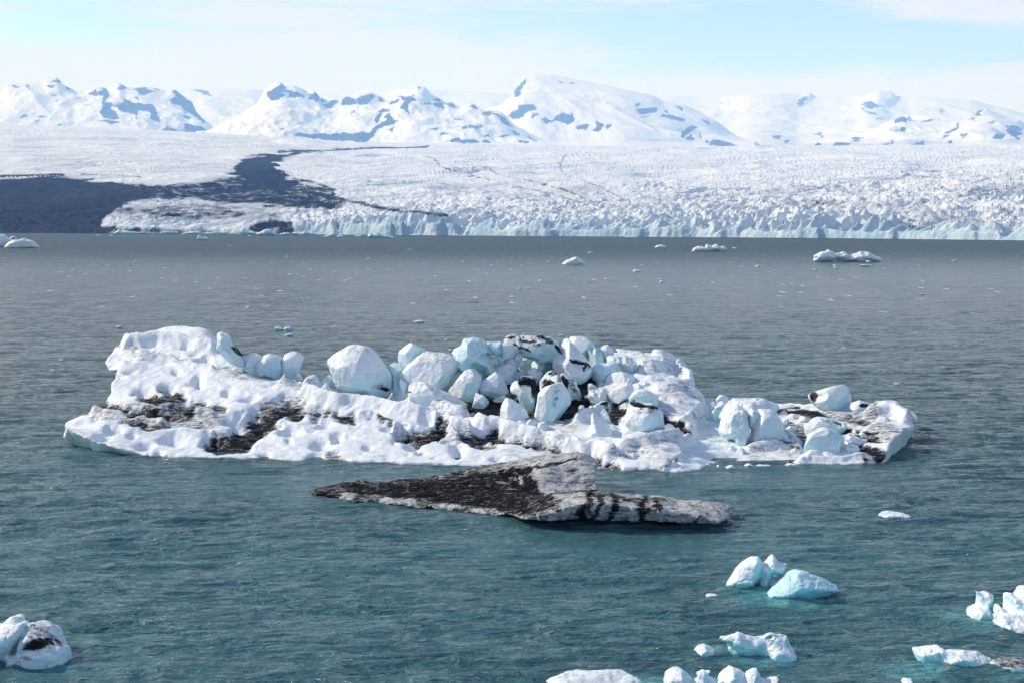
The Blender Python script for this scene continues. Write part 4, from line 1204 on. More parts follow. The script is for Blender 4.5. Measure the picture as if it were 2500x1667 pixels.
def make_blocks():
    # --- left saddle
    blk('upright blue flanked ice block, right one of the pair on the left saddle', A,
        [H_([(1985, 440), (2000, 385), (2060, 362), (2130, 368), (2152, 405), (2125, 480), (2100, 540), (2050, 575), (1980, 575), (1972, 500)], fr=[(2020, 420, 1.2), (2100, 420, 1.1), (2040, 560, 1.3)])], foot=(2040, 574), dY=1.2, rough=.035)
    blk('squat ice block with dusty top, left one of the pair on the left saddle', A,
        [H_([(1757, 440), (1800, 415), (1870, 390), (1960, 412), (1978, 450), (1975, 560), (1960, 580), (1880, 562), (1775, 545)], fr=[(1790, 460, 1.2), (1950, 470, 1.3), (1960, 560, 1.2), (1790, 530, 1.2)])], foot=(1880, 565), dY=1.0, rough=.035, dust=.15)
    blk('small white ice block half hidden behind the squat block near the left hump', A,
        [H_([(1700, 385), (1790, 375), (1812, 405), (1800, 440), (1740, 470), (1680, 455)])], Y=147, below=.5)
    blk('small bluish ice block in the shade between the tall left hump and the squat block', A,
        [H_([(1690, 460), (1730, 448), (1765, 455), (1768, 530), (1720, 530), (1690, 505)])], Y=144.5, below=.4)
    blk('small shaded ice block tucked against the right foot of the tall left hump', A,
        [H_([(1610, 462), (1650, 450), (1685, 460), (1690, 520), (1640, 500)])], Y=146, below=.5)
    blk('little rounded ice lump resting on the right shoulder of the tall left hump', A,
        [H_([(1560, 410), (1590, 395), (1625, 412), (1625, 440), (1580, 448)])], Y=149, below=.4)
    blk('tiny wedge of ice at the right foot of the upright block on the left saddle', A,
        [H_([(2090, 530), (2110, 520), (2145, 572), (2095, 578)])], Y=140.5)
    blk('curved ice lobe with a dark edge behind the top of the left hump', A,
        [P_([(1450, 215), (1480, 203), (1540, 225), (1580, 275), (1600, 320), (1560, 330), (1500, 300), (1440, 290)]),
         P_([(1480, 330), (1550, 300), (1600, 330), (1700, 395), (1690, 450), (1560, 400), (1480, 380)])],
        Y=153, t=3.5, dirt=[(1620, 360, 75, 30, .9, 35)], below=.8)
    # --- big boulder and its neighbours
    blk('big rounded white boulder of ice alone at the left end of the block pile', B,
        [H_([(155, 395), (205, 345), (310, 270), (390, 252), (480, 262), (540, 256), (600, 280), (690, 375), (750, 470), (795, 570), (815, 640), (800, 700), (690, 700), (470, 640), (300, 640), (215, 560), (178, 450)], t=6,
            fr=[(500, 450, 3.0), (480, 600, 3.0), (240, 430, 1.9), (330, 580, 2.4), (540, 300, 1.8), (400, 290, 1.2), (700, 660, 1.4)])],
        Y=139.5, dirt=[(740, 670, 70, 22, .95, 10), (690, 640, 100, 30, .4), (560, 290, 40, 20, .35)], rough=.045, res=60, below=.4)
    blk('thin grey ice slab leaning at the left foot of the big rounded boulder', B,
        [H_([(120, 595), (180, 545), (215, 530), (260, 590), (240, 610), (150, 615)])], Y=141, dust=.3, mat=M_BLOCK)
    blk('narrow turquoise ice slab standing just right of the big rounded boulder', B,
        [P_([(775, 440), (830, 413), (885, 425), (940, 462), (905, 520), (890, 600), (930, 690), (930, 760), (860, 745), (825, 690), (812, 600), (790, 520)])], Y=141, t=2.2, mat=M_BLUE, below=.5)
    blk('tilted smooth ice block peeping out behind the broad cracked block', B,
        [H_([(985, 225), (1130, 295), (1090, 360), (1000, 450), (930, 440), (888, 415), (862, 370), (885, 305)], t=3.2, fr=[(985, 260, 1.4), (900, 380, 1.3), (990, 400, 1.3)])], Y=144.5, rough=.03)
    blk('broad pitted ice block with blue right flank, largest at the left of the pile', B,
        [H_([(893, 482), (1010, 400), (1130, 303), (1210, 318), (1300, 310), (1382, 338), (1432, 395), (1447, 440), (1430, 520), (1370, 590), (1275, 682), (1190, 645), (1050, 610), (950, 590), (905, 545)], t=5,
            fr=[(1350, 380, 2.2), (1320, 540, 2.5), (1265, 650, 2.0), (1150, 340, 1.5), (960, 480, 1.6), (1050, 580, 2.4)])], Y=139, res=64, rough=.04)
    blk('dark blue ice in the gap right of the broad pitted block', B,
        [H_([(1270, 640), (1380, 560), (1460, 470), (1500, 560), (1420, 660), (1360, 720), (1300, 720)])], Y=140, mat=M_BLUE, below=.6)
    blk('long low ice slab lying in front of the broad pitted block', B,
        [H_([(945, 600), (1000, 585), (1100, 600), (1190, 640), (1330, 705), (1400, 730), (1490, 800), (1500, 850), (1440, 884), (1330, 860), (1200, 840), (1050, 790), (935, 755)], t=3.2,
            fr=[(1000, 620, .6), (1300, 730, 1.0), (960, 700, 1.2), (1200, 790, 1.5), (1430, 840, 1.5)])], Y=134.6, res=60, dirt=[(985, 680, 30, 12, .9)], rough=.03)
    blk('thin tilted slab at the right end of the long low slab', B,
        [H_([(1380, 728), (1460, 760), (1540, 815), (1500, 850), (1440, 800)])], Y=134.6, t=1)
    blk('small pointed ice chunk between the turquoise slab and the long low slab', B,
        [H_([(878, 555), (940, 590), (955, 600), (940, 690), (920, 700), (890, 640)])], Y=138.2)
    blk('pale ice block behind the tall slanting block, its top just showing', B,
        [H_([(1478, 500), (1530, 450), (1600, 427), (1690, 465), (1745, 505), (1720, 570), (1660, 640), (1560, 560)], t=3)], Y=141.5, below=.4)
    blk('small greenish ice wedge behind the pale block below the arched rock', B,
        [H_([(1690, 430), (1730, 412), (1775, 440), (1800, 490), (1750, 510), (1700, 480)])], Y=144)
    blk('tall slanting ice block right of the broad pitted block', B,
        [H_([(1560, 468), (1610, 475), (1645, 500), (1668, 590), (1630, 700), (1600, 785), (1545, 812), (1440, 752), (1350, 692), (1400, 622), (1450, 560), (1500, 500)], t=3.6,
            fr=[(1580, 520, 1.5), (1600, 640, 1.7), (1560, 770, 1.3), (1420, 680, 1.3), (1480, 580, 1.4)])], Y=137.5, rough=.04, res=54)
    blk('dome shaped ice block in the front middle, left of the black topped pillar', B,
        [H_([(1770, 496), (1810, 505), (1862, 545), (1900, 615), (1926, 692), (1860, 730), (1750, 788), (1690, 745), (1628, 692), (1650, 610), (1700, 545)], t=3.6,
            fr=[(1780, 540, 1.2), (1870, 640, 1.5), (1750, 740, 1.7), (1660, 670, 1.3), (1700, 600, 1.5)])], Y=136.5, rough=.03, res=54)
    blk('triangular ice chunk at the left foot of the dome shaped block', B,
        [H_([(1615, 703), (1670, 720), (1735, 785), (1700, 830), (1620, 867), (1570, 842)])], Y=134.2, t=1.6)
    blk('small ice cube at the foot of the dome shaped block', B, [H_([(1690, 815), (1725, 790), (1752, 820), (1715, 850), (1692, 840)])], Y=133.4)
    blk('thin wedge of ice at the right foot of the dome shaped block', B, [H_([(1755, 785), (1810, 745), (1880, 720), (1912, 735), (1860, 790), (1780, 808)])], Y=134.4)
    blk('pea sized ball of ice alone on the grey snow below the triangular chunk', B, [H_([(1583, 905), (1600, 896), (1618, 905), (1615, 925), (1595, 930)])], foot=(1600, 925), dY=.1, res=16)
    blk('pea sized ball of ice between the triangular chunk and the small cube', B, [H_([(1664, 845), (1675, 838), (1690, 846), (1684, 858), (1668, 857)])], foot=(1676, 856), dY=.1, res=16)
    # --- arched rock and the black topped ridge at the back
    blk('big domed ice rock with drooping blue folds at the back left of the pile', B,
        [P_([(1377, 320), (1400, 283), (1470, 250), (1500, 190), (1580, 165), (1660, 180), (1720, 225), (1790, 330), (1770, 345), (1740, 335), (1800, 410), (1800, 480), (1770, 500), (1700, 440), (1600, 440), (1520, 455), (1440, 420), (1400, 370)], t=6),
         H_([(1390, 320), (1450, 262), (1560, 245), (1640, 300), (1640, 420), (1500, 440), (1410, 370)], dy=-.8, t=4)],
        Y=147.5, dirt=[(1640, 195, 60, 12, .35, 25), (1760, 430, 50, 14, .5, 50)], mat=M_BLUE, rough=.05, res=60, below=.6)
    blk('greenish ice bridge joining the domed rock to the black topped ridge', C,
        [P_([(150, 205), (200, 210), (275, 205), (290, 300), (260, 330), (320, 345), (300, 400), (245, 400), (232, 330), (190, 310), (165, 290), (140, 260)], t=2.6)], Y=148, mat=M_BLUE, dust=.2)
    blk('smooth white hanging ice lobe under the left end of the black topped ridge', C,
        [H_([(273, 225), (300, 195), (350, 205), (412, 260), (410, 300), (380, 328), (310, 338), (278, 305)], t=2.6)], Y=145.5, dust=.12, dirt=[(380, 215, 50, 14, .9, 40)])
    blk('long ridge of grey ice topped with black grit at the back of the pile', C,
        [H_([(300, 180), (360, 148), (430, 145), (450, 210), (420, 250), (340, 230)], t=3),
         H_([(420, 200), (450, 140), (600, 135), (700, 145), (720, 250), (640, 310), (560, 320), (470, 290)], t=4, dy=.4),
         H_([(560, 220), (690, 180), (760, 200), (830, 280), (830, 340), (730, 350), (600, 330)], t=4, dy=-.6),
         H_([(690, 145), (790, 180), (832, 250), (835, 300), (770, 260), (700, 190)], t=2.5, dy=1.2)],
        Y=147.8, dirt=[(340, 165, 90, 12, 1.0, -12), (420, 240, 60, 12, 1.0, 42), (520, 200, 110, 16, .9, 10), (640, 160, 60, 22, 1.0), (700, 190, 60, 30, .9, 30), (790, 270, 18, 60, 1.1, -30), (500, 270, 60, 12, 1.0, 25), (600, 150, 60, 6, .5), (600, 235, 60, 14, .9), (480, 165, 20, 12, .8)],
        dust=.45, mat=M_BLOCK, res=72, rough=.07, below=.6)
    for lab, pts, Y, kw in [
        ('smooth pale ice block directly under the black topped ridge, left of its middle', [(455, 310), (475, 282), (525, 280), (605, 335), (612, 352), (565, 390), (545, 440), (505, 405), (465, 345)], 144.3, {}),
        ('dusty ice shard leaning under the left part of the black topped ridge', [(395, 325), (425, 268), (470, 335), (465, 375), (430, 400), (390, 370)], 144.5, dict(dust=.2)),
        ('grey topped ice block in the second row, left of the tiny stacked cube', [(255, 412), (330, 352), (400, 340), (440, 385), (430, 420), (330, 430), (270, 425)], 142.6, dict(dust=.25)),
        ('blue nosed ice block below the grey topped block, above the dome shaped one', [(228, 450), (300, 415), (395, 410), (435, 440), (425, 500), (395, 560), (352, 608), (322, 565), (290, 505), (235, 478)], 140.2, dict(dust=.2)),
        ('slim ice block carrying a small cube, in the middle of the pile', [(430, 415), (500, 408), (527, 440), (522, 482), (492, 508), (452, 472), (430, 440)], 141.6, {}),
        ('small bright cube of ice perched on the slim block in the middle of the pile', [(427, 388), (445, 375), (495, 374), (498, 408), (460, 412), (432, 408)], 141.6, {}),
        ('grey brown spotted ice mound under the middle of the black topped ridge', [(575, 345), (640, 295), (700, 330), (720, 370), (660, 385), (590, 370)], 144.2, dict(dust=.35)),
        ('wide flat topped ice block with a turquoise front, left of the sculpted white tower', [(545, 412), (582, 370), (660, 350), (740, 372), (738, 440), (700, 490), (660, 500), (610, 470), (560, 445)], 142.2, dict(dust=.3, mat=M_BLUE)),
        ('grit speckled ice block above the black topped pillar', [(515, 462), (550, 432), (620, 448), (660, 490), (650, 545), (600, 600), (560, 560), (518, 522)], 139.6, dict(dust=.38)),
        ('dark teal ice in the shadow under the slim block in the middle of the pile', [(400, 500), (450, 470), (520, 500), (500, 540), (440, 540), (390, 570)], 140.8, dict(mat=M_BLUE, below=.5)),
    ]:
        blk(lab, C, [H_(pts)], Y=Y, rough=.04, **kw)
    blk('sculpted white ice tower with pointed top and black stain, middle of the pile', C,
        [P_([(740, 380), (755, 295), (775, 320), (800, 300), (830, 320), (832, 260), (822, 235), (845, 180), (868, 170), (895, 185), (920, 250), (960, 330), (940, 420), (1000, 560), (900, 545), (800, 490), (745, 440)], t=5),
         H_([(850, 185), (880, 172), (905, 195), (965, 258), (1040, 325), (1090, 390), (1107, 440), (1080, 480), (960, 400), (880, 370), (850, 280)], t=3.4, fr=[(880, 220, .9), (900, 350, 2.0), (1060, 420, 1.5), (940, 300, 1.5)]),
         H_([(800, 400), (900, 360), (1000, 380), (1108, 440), (1100, 495), (1060, 535), (1000, 575), (900, 545), (800, 490)], t=5.0, dy=-.2)],
        Y=142.5, dirt=[(970, 385, 85, 20, 1.1, 12), (1050, 410, 60, 20, 1.0, 25), (1030, 440, 18, 40, .9)], res=72, rough=.045, mat=M_BLOCK)
    blk('large pale ice block behind the pointed tower, green at its foot', C,
        [H_([(880, 190), (890, 158), (1000, 153), (1060, 168), (1112, 222), (1138, 258), (1080, 300), (1060, 350), (1000, 300), (930, 220)], t=4)], Y=146.5, rough=.05, dirt=[(985, 170, 40, 10, .4)])
    blk('fluted greenish ice fins just right of the pointed tower', C,
        [P_([(1052, 270), (1080, 260), (1100, 290), (1130, 258), (1160, 290), (1185, 300), (1210, 370), (1195, 400), (1140, 425), (1090, 390), (1070, 320)], t=2.6)], Y=145.3, rough=.08, mat=M_BLUE)
    blk('round topped white ice knob right of the fluted fins', C, [H_([(1185, 255), (1215, 235), (1245, 228), (1290, 268), (1302, 312), (1245, 350), (1195, 320)], t=2.4)], Y=147, rough=.03)
    blk('knobbly cluster of melting ice below the round topped knob', C,
        [P_([(1245, 350), (1270, 335), (1330, 320), (1400, 325), (1470, 358), (1492, 420), (1480, 475), (1400, 485), (1330, 440), (1250, 395)], t=4)], Y=146, rough=.12, lo=1.6, below=.4)
    blk('smooth shaded ice wall right of the pointed tower, at its foot', C,
        [H_([(1105, 410), (1200, 412), (1330, 388), (1372, 450), (1350, 480), (1232, 505), (1205, 560), (1150, 578), (1108, 575)], t=3)], Y=143.5, rough=.04, mat=M_BLUE)
    blk('small shaded ice cube right of the knobbly cluster', C, [H_([(1490, 420), (1540, 412), (1560, 450), (1520, 470), (1490, 455)])], Y=145.5)
    # --- front row of the pile
    blk('tall ice pillar with a black gritty top in the front of the pile', C,
        [H_([(430, 535), (475, 503), (560, 520), (600, 560), (592, 640), (575, 760), (548, 842), (480, 800), (430, 722), (395, 640)], t=3.2,
            fr=[(450, 560, 1.1), (550, 560, 1.3), (530, 700, 1.7), (520, 800, 1.1), (430, 660, 1.0)]),
         H_([(352, 600), (385, 560), (425, 555), (430, 640), (400, 655), (365, 640)], t=1.6, dy=.4)],
        Y=136.2, dirt=[(500, 560, 110, 48, 1.1, 12), (575, 620, 34, 110, 1.1), (470, 620, 60, 30, .4)], res=56)
    blk('black coated ice rock behind the tall pale front block', C,
        [H_([(635, 560), (690, 485), (730, 462), (790, 500), (830, 560), (800, 640), (700, 660), (640, 645)], t=3),
         H_([(800, 490), (850, 488), (900, 540), (960, 575), (1000, 650), (970, 725), (920, 740), (850, 680)], t=2.6, dy=-.2)],
        Y=137.8, dirt=[(700, 590, 70, 60, 1.1), (740, 490, 50, 26, .9), (860, 560, 30, 80, 1.2, -25), (940, 620, 30, 80, .7, -30), (900, 560, 60, 30, .6)], dust=.3, mat=M_BLOCK, res=60, rough=.07)
    blk('tall pale diamond shaped ice block, the largest in the front of the pile', C,
        [H_([(740, 545), (760, 532), (785, 540), (830, 600), (882, 645), (916, 712), (905, 765), (850, 822), (800, 885), (722, 947), (640, 932), (572, 890), (600, 820), (618, 740), (622, 660), (660, 635), (700, 620)], t=4,
            fr=[(745, 570, .9), (770, 680, 2.0), (760, 800, 2.2), (720, 900, 1.6), (600, 880, 1.3), (650, 680, 1.2), (860, 730, 1.5)])],
        Y=134.3, dirt=[(770, 740, 26, 60, .5, 10), (600, 890, 40, 12, .5, 20), (760, 640, 60, 60, .3)], res=64, dust=.14, rough=.035)
    blk('rounded ice block with a blue underside, front left of the tall diamond shaped block', C,
        [H_([(285, 760), (318, 710), (360, 722), (430, 755), (520, 812), (547, 850), (522, 892), (440, 922), (375, 937), (340, 900), (258, 885), (272, 810)], t=3.0,
            fr=[(330, 740, .7), (400, 790, 1.3), (510, 850, 1.1), (400, 900, 1.4), (290, 860, 1.1)])], Y=132.8, dust=.16, res=54, rough=.035)
    blk('dark grit covered ice lump between the dome shaped block and the black topped pillar', C, [H_([(328, 700), (350, 662), (390, 652), (430, 690), (425, 725), (360, 722)])], Y=134.6, dirt=[(380, 685, 60, 40, .85)])
    blk('heap of crushed white ice at the foot of the rounded block', C, [P_([(215, 945), (250, 900), (300, 890), (350, 905), (395, 945), (392, 980), (330, 985), (260, 970)], t=1.8)], foot=(310, 975), dY=.6, rough=.1, lo=1.8)
    blk('small flat ice shard just right of the heap of crushed ice', C, [H_([(402, 940), (440, 915), (495, 925), (470, 970), (430, 990), (404, 980)])], foot=(440, 985), dY=.5)
    blk('low white ice slab with a folded top below the tall diamond shaped block', C, [H_([(478, 1000), (520, 925), (545, 910), (605, 930), (600, 1000), (540, 1020)])], foot=(540, 1015), dY=.6, rough=.06)
    blk('knobbly little ice heap below the right corner of the tall diamond shaped block', C, [P_([(600, 990), (620, 930), (670, 925), (715, 960), (722, 1000), (690, 1018), (620, 1020)], t=1.5)], foot=(660, 1018), dY=.5, rough=.12, lo=1.8)
    blk('tiny ice fragment on black grit right of the tall diamond shaped block', C, [H_([(978, 795), (1000, 775), (1030, 780), (1025, 808), (985, 812)])], foot=(1003, 810), dY=.2)
    # --- right half
    blk('flat oval white ice slab at the top of the right hand group', C,
        [H_([(1222, 555), (1232, 520), (1262, 500), (1320, 485), (1385, 475), (1460, 500), (1515, 545), (1522, 568), (1490, 590), (1400, 605), (1300, 622), (1245, 602)], t=3.4, fr=[(1260, 530, 1.0), (1380, 500, 1.0), (1440, 560, 1.6), (1300, 600, 1.6), (1250, 580, 1.2)])], Y=138.5, res=54, rough=.025)
    blk('white ice mound with a sharp little peak, below the oval slab', C,
        [H_([(1420, 570), (1437, 530), (1460, 560), (1482, 600), (1478, 660), (1430, 660), (1400, 620)], t=1.8, dy=-.4),
         H_([(1250, 700), (1290, 640), (1400, 580), (1470, 600), (1478, 665), (1440, 730), (1340, 768), (1262, 752)], t=3.4, fr=[(1340, 640, 1.0), (1430, 640, 1.5), (1400, 720, 1.7), (1290, 720, 1.5)])],
        Y=136, res=56, rough=.04, dust=.08, dirt=[(1400, 745, 60, 14, .7, -20), (1300, 770, 50, 16, .9)])
    blk('ice block with black band at its foot, above the bulky blue faced block', C,
        [H_([(1436, 715), (1470, 665), (1530, 640), (1592, 628), (1662, 650), (1712, 702), (1730, 780), (1715, 822), (1640, 790), (1500, 790), (1450, 760)], t=3.6,
            fr=[(1595, 650, 1.3), (1600, 760, 2.0), (1480, 700, 1.2), (1500, 770, 1.7), (1690, 760, 1.0)])],
        Y=134, res=56, rough=.04, dirt=[(1490, 765, 60, 20, 1.0, 5), (1600, 790, 110, 24, 1.15, 3), (1480, 740, 30, 14, .8, -60)])
    blk('bulky ice block with grey upper and blue lower face, right hand group', C,
        [H_([(1430, 800), (1500, 770), (1600, 765), (1680, 775), (1742, 842), (1782, 912), (1772, 962), (1692, 988), (1600, 1012), (1500, 1002), (1418, 990), (1408, 900), (1418, 830)], t=3.8,
            fr=[(1460, 850, 1.3), (1600, 830, 1.2), (1720, 900, 1.6), (1600, 990, 1.9), (1440, 970, 1.7), (1720, 960, 1.6)])],
        Y=131.6, res=60, rough=.035, dirt=[(1540, 778, 120, 20, 1.15, 6), (1650, 800, 60, 22, 1.0, 12), (1580, 830, 150, 34, .42)])
    blk('snowy ice chunk with squared dark right end, left of the bulky block', C,
        [H_([(1098, 800), (1120, 775), (1160, 748), (1245, 748), (1258, 800), (1250, 860), (1190, 870), (1110, 850)], t=2.2)], Y=132.2, dirt=[(1215, 765, 50, 20, 1.1), (1225, 810, 34, 50, .7)], rough=.05)
    blk('smooth tusk of ice standing upright right of the stepped sculpted block', C,
        [H_([(1182, 835), (1190, 815), (1216, 812), (1240, 850), (1275, 920), (1281, 948), (1250, 955), (1205, 930), (1190, 890)], t=1.1, fr=[(1205, 830, .3), (1235, 930, .6)])], Y=129.8, rough=.02)
    blk('stepped sculpted white ice block in the front of the right hand group', C,
        [H_([(1085, 900), (1090, 850), (1105, 842), (1150, 870), (1200, 900), (1180, 960), (1110, 980)], t=1.8, dy=.4),
         H_([(1066, 990), (1100, 940), (1200, 930), (1250, 940), (1288, 1015), (1260, 1050), (1200, 1090), (1100, 1100), (1070, 1080)], t=2.6),
         H_([(1190, 940), (1250, 945), (1290, 1015), (1235, 1070), (1200, 1040)], t=2.0, dy=-.2)], Y=127.5, res=56, rough=.05, mat=M_BLOCK)
    blk('white crusty ice chunk between the stepped block and the bulky blue faced block', C, [P_([(1270, 955), (1300, 950), (1335, 985), (1330, 1010), (1290, 1005)], t=.9)], foot=(1300, 1005), dY=.3, rough=.08)
    blk('small cone of grey ice at the left end of the rubble', C, [H_([(1068, 585), (1080, 575), (1120, 590), (1160, 620), (1150, 660), (1070, 660), (1075, 620)])], Y=137, dust=.2, rough=.07)
    blk('heap of crushed grey ice rubble left of the peaked mound', C,
        [P_([(1040, 700), (1080, 640), (1140, 640), (1200, 615), (1250, 640), (1260, 700), (1240, 750), (1160, 745), (1100, 740)], t=3.2)], Y=135.2, rough=.14, lo=2.2, dust=.35, res=56)
    blk('small ice cube under the left tip of the oval slab', C, [H_([(1218, 605), (1235, 595), (1262, 608), (1262, 635), (1230, 632)])], Y=137)
    blk('low snowy mound behind the shaded block, right of the peaked mound', C, [H_([(1470, 610), (1490, 575), (1560, 600), (1620, 640), (1560, 650), (1480, 660)])], Y=136.2, dust=.15)
    blk('small white snow lump on the slope right of the oval slab', C, [H_([(1560, 590), (1580, 570), (1620, 580), (1660, 610), (1620, 625), (1580, 615)])], foot=(1610, 620), dY=.4)
    blk('tilted pale ice slab at the right foot of the bulky blue faced block', C, [H_([(1755, 975), (1800, 945), (1835, 960), (1872, 1010), (1850, 1035), (1800, 1010)])], foot=(1830, 1030), dY=.5, t=1.2, rough=.03)
    blk('low blue ice ledge under the front of the bulky blue faced block', C, [H_([(1440, 1000), (1470, 985), (1560, 1010), (1660, 1000), (1700, 990), (1690, 1020), (1600, 1045), (1500, 1040)])], foot=(1560, 1040), dY=.9, t=1.6, mat=M_BLUE)
    blk('tiny white ice cone alone on the lower snow slope', C, [H_([(1672, 1085), (1690, 1065), (1705, 1050), (1725, 1075), (1732, 1098), (1690, 1102)])], foot=(1705, 1100), dY=.3)
    ice('snow_ridge', 'snow capped ice ridge along the iceberg\'s far right edge behind a black crevice', C,
        [H_([(1290, 262), (1350, 258), (1420, 268), (1560, 300), (1600, 340), (1560, 380), (1450, 355), (1370, 320), (1320, 310)], t=3),
         H_([(1540, 300), (1650, 315), (1760, 330), (1860, 370), (1860, 410), (1720, 408), (1600, 392), (1540, 360)], t=3),
         H_([(1650, 290), (1665, 272), (1740, 280), (1850, 325), (1930, 372), (1900, 400), (1760, 350), (1655, 325)], t=2.2),
         H_([(1850, 350), (1920, 345), (1950, 370), (1990, 430), (2013, 482), (2002, 520), (1960, 480), (1900, 420)], t=2.2)],
        Y=150.5, parent=BERG, res=110, rough=.022, lo=2.5, dust=.12, dirt=[(1700, 405, 200, 8, .9, 3), (1450, 275, 160, 10, .3, 8)], mat=M_SNOW, below=.5)
    # --- low right part
    blk('large fluted ice block with hanging blue folds, on the low right end', D,
        [H_([(400, 480), (430, 395), (480, 345), (505, 328), (545, 340), (600, 328), (700, 345), (740, 375), (800, 360), (850, 400), (872, 440), (800, 470), (600, 460), (450, 520)], dy=1.2, t=4),
         P_([(385, 605), (405, 520), (445, 445), (490, 402), (540, 395), (585, 425), (610, 470), (600, 560), (560, 650), (520, 680), (440, 660), (395, 640)], dy=-.3, t=4.2),
         H_([(560, 470), (590, 430), (640, 470), (650, 600), (600, 680), (590, 760), (540, 730), (520, 690), (552, 600)], dy=-1.6, t=1.8),
         H_([(630, 430), (670, 408), (720, 430), (740, 470), (690, 560), (640, 560)], dy=-.6, t=3),
         H_([(700, 450), (760, 428), (860, 445), (910, 480), (935, 540), (948, 640), (940, 740), (880, 750), (760, 735), (668, 700), (662, 620), (690, 540)], dy=-.9, t=4.4, fr=[(760, 470, 1.6), (880, 520, 1.8), (740, 620, 2.3), (880, 700, 2.4), (700, 690, 1.8)]),
         H_([(880, 600), (950, 600), (1000, 690), (1040, 745), (960, 755), (900, 740)], dy=-.6, t=2.0)],
        Y=128.5, res=88, rough=.035, mat=M_BLOCK, t=4, below=.2, top=.5, dirt=[(640, 690, 30, 40, .3)])
    blk('back slab of ice behind the right shoulder of the large fluted block', D, [H_([(690, 360), (740, 335), (800, 365), (880, 375), (920, 410), (880, 450), (780, 430), (700, 400)])], Y=134, dust=.1)
    blk('small dusty ice cube at the far left behind the large fluted block', D, [H_([(355, 345), (385, 300), (440, 305), (468, 335), (450, 375), (380, 378)])], Y=134.5, dust=.15)
    blk('small tilted bright ice slab left of the large fluted block', D, [H_([(342, 420), (400, 355), (440, 378), (435, 400), (390, 442)])], Y=132, t=1.0)
    blk('shaded ice block at the left foot of the large fluted block', D, [H_([(305, 470), (350, 432), (405, 450), (400, 500), (370, 550), (320, 520)])], Y=131, mat=M_BLUE, below=.3)
    blk('pale shaded ice block against the dark snow left of the tilted bright slab', D, [H_([(300, 380), (340, 365), (370, 385), (340, 420), (300, 430)])], Y=133.5)
    blk('white boulder of ice with a black left tip, highest on the low right end', D,
        [H_([(1170, 345), (1185, 310), (1215, 282), (1300, 262), (1400, 235), (1470, 203), (1520, 218), (1570, 262), (1594, 315), (1588, 345), (1540, 375), (1530, 430), (1455, 447), (1380, 447), (1280, 405), (1200, 372)], t=4,
            fr=[(1430, 250, 1.0), (1480, 330, 2.0), (1440, 430, 1.8), (1260, 360, 1.3), (1230, 300, .8)])],
        Y=138.5, res=60, rough=.035, below=.3, dirt=[(1215, 320, 45, 60, 1.05, 20), (1280, 300, 90, 24, .5, -20)])
    blk('dark streaked ice ledge behind the right foot of the black tipped boulder', D,
        [H_([(1535, 420), (1560, 360), (1600, 345), (1660, 375), (1740, 395), (1785, 420), (1760, 450), (1650, 455), (1560, 450)], t=2.6)], Y=139.2, dirt=[(1680, 400, 70, 22, 1.0, 15)], dust=.2, below=.2)
    for lab, pts, ft, kw in [
        ('small rounded ice block on the rubble right of the large fluted block', [(980, 500), (1010, 470), (1062, 475), (1075, 510), (1040, 532), (990, 525)], (1020, 530), {}),
        ('small white ice slab left of the arched white ice', [(1085, 520), (1100, 490), (1150, 500), (1190, 535), (1150, 562), (1100, 550)], (1140, 560), {}),
        ('grey ice lump right below the small rounded block', [(960, 600), (1000, 575), (1060, 580), (1068, 610), (1000, 620)], (1010, 618), dict(dust=.2)),
        ('narrow ice sliver on the dark patch left of the rounded turquoise block', [(1060, 700), (1085, 680), (1118, 710), (1115, 745), (1075, 758)], (1090, 755), {}),
        ('long thin ice shard lying at the right foot of the large fluted block', [(960, 610), (985, 600), (1060, 655), (1100, 700), (1070, 700), (990, 650)], (1040, 700), {}),
        ('scattered grey ice chunk behind the small rounded block', [(915, 460), (950, 440), (990, 455), (985, 490), (930, 490)], (950, 488), dict(dust=.2)),
        ('grey ice chunk between the fluted block and the small rounded block', [(945, 520), (985, 508), (1010, 530), (990, 555), (950, 550)], (975, 553), dict(dust=.15)),
        ('shaded ice lump on the slope below the hanging folds of the fluted block', [(540, 790), (580, 765), (625, 800), (610, 835), (560, 840)], (580, 838), {}),
        ('angular white ice chunk lying below the left lobe of the fluted block', [(470, 770), (500, 750), (545, 780), (530, 800), (480, 800)], (505, 798), {}),
        ('white ice crumb on the low snow left of the rounded turquoise block', [(1030, 820), (1045, 808), (1065, 820), (1055, 835), (1035, 833)], (1045, 833), {}),
        ('snowy lump below the large fluted block, right of the hanging folds', [(620, 760), (650, 735), (690, 770), (670, 805), (630, 800)], (650, 803), {}),
    ]:
        blk(lab, D, [H_(pts)], foot=ft, dY=.5, **kw)
    blk('arched white ice with a hole through it, behind the rounded turquoise block', D,
        [P_([(1135, 560), (1180, 545), (1215, 500), (1265, 488), (1340, 495), (1420, 530), (1490, 545), (1512, 580), (1490, 610), (1460, 635), (1360, 625), (1300, 600), (1240, 625), (1165, 655), (1140, 620)], t=2.6),
         ('-', [(1370, 535), (1420, 540), (1462, 570), (1455, 592), (1420, 580), (1380, 560)], 0, 6)], Y=126.5, res=60, rough=.05, dirt=[(1345, 530, 24, 16, .8)])
    blk('rounded turquoise ice block with a crack, near the water on the right end', D,
        [H_([(1300, 590), (1340, 592), (1410, 615), (1480, 662), (1522, 722), (1505, 795), (1440, 828), (1380, 822), (1200, 810), (1095, 832), (1110, 790), (1145, 730), (1170, 660), (1240, 612)], t=4.2,
            fr=[(1310, 620, 1.0), (1440, 680, 1.5), (1290, 740, 2.3), (1440, 800, 1.9), (1140, 790, 1.6), (1200, 680, 1.5)])], Y=122.8, res=64, rough=.02, mat=M_BLOCK, top=.8)
    blk('white ice slab leaning at the left front of the rounded turquoise block', D, [H_([(1115, 890), (1125, 840), (1185, 795), (1260, 798), (1325, 840), (1340, 885), (1220, 890)])], Y=119.6, t=1.5, rough=.03)
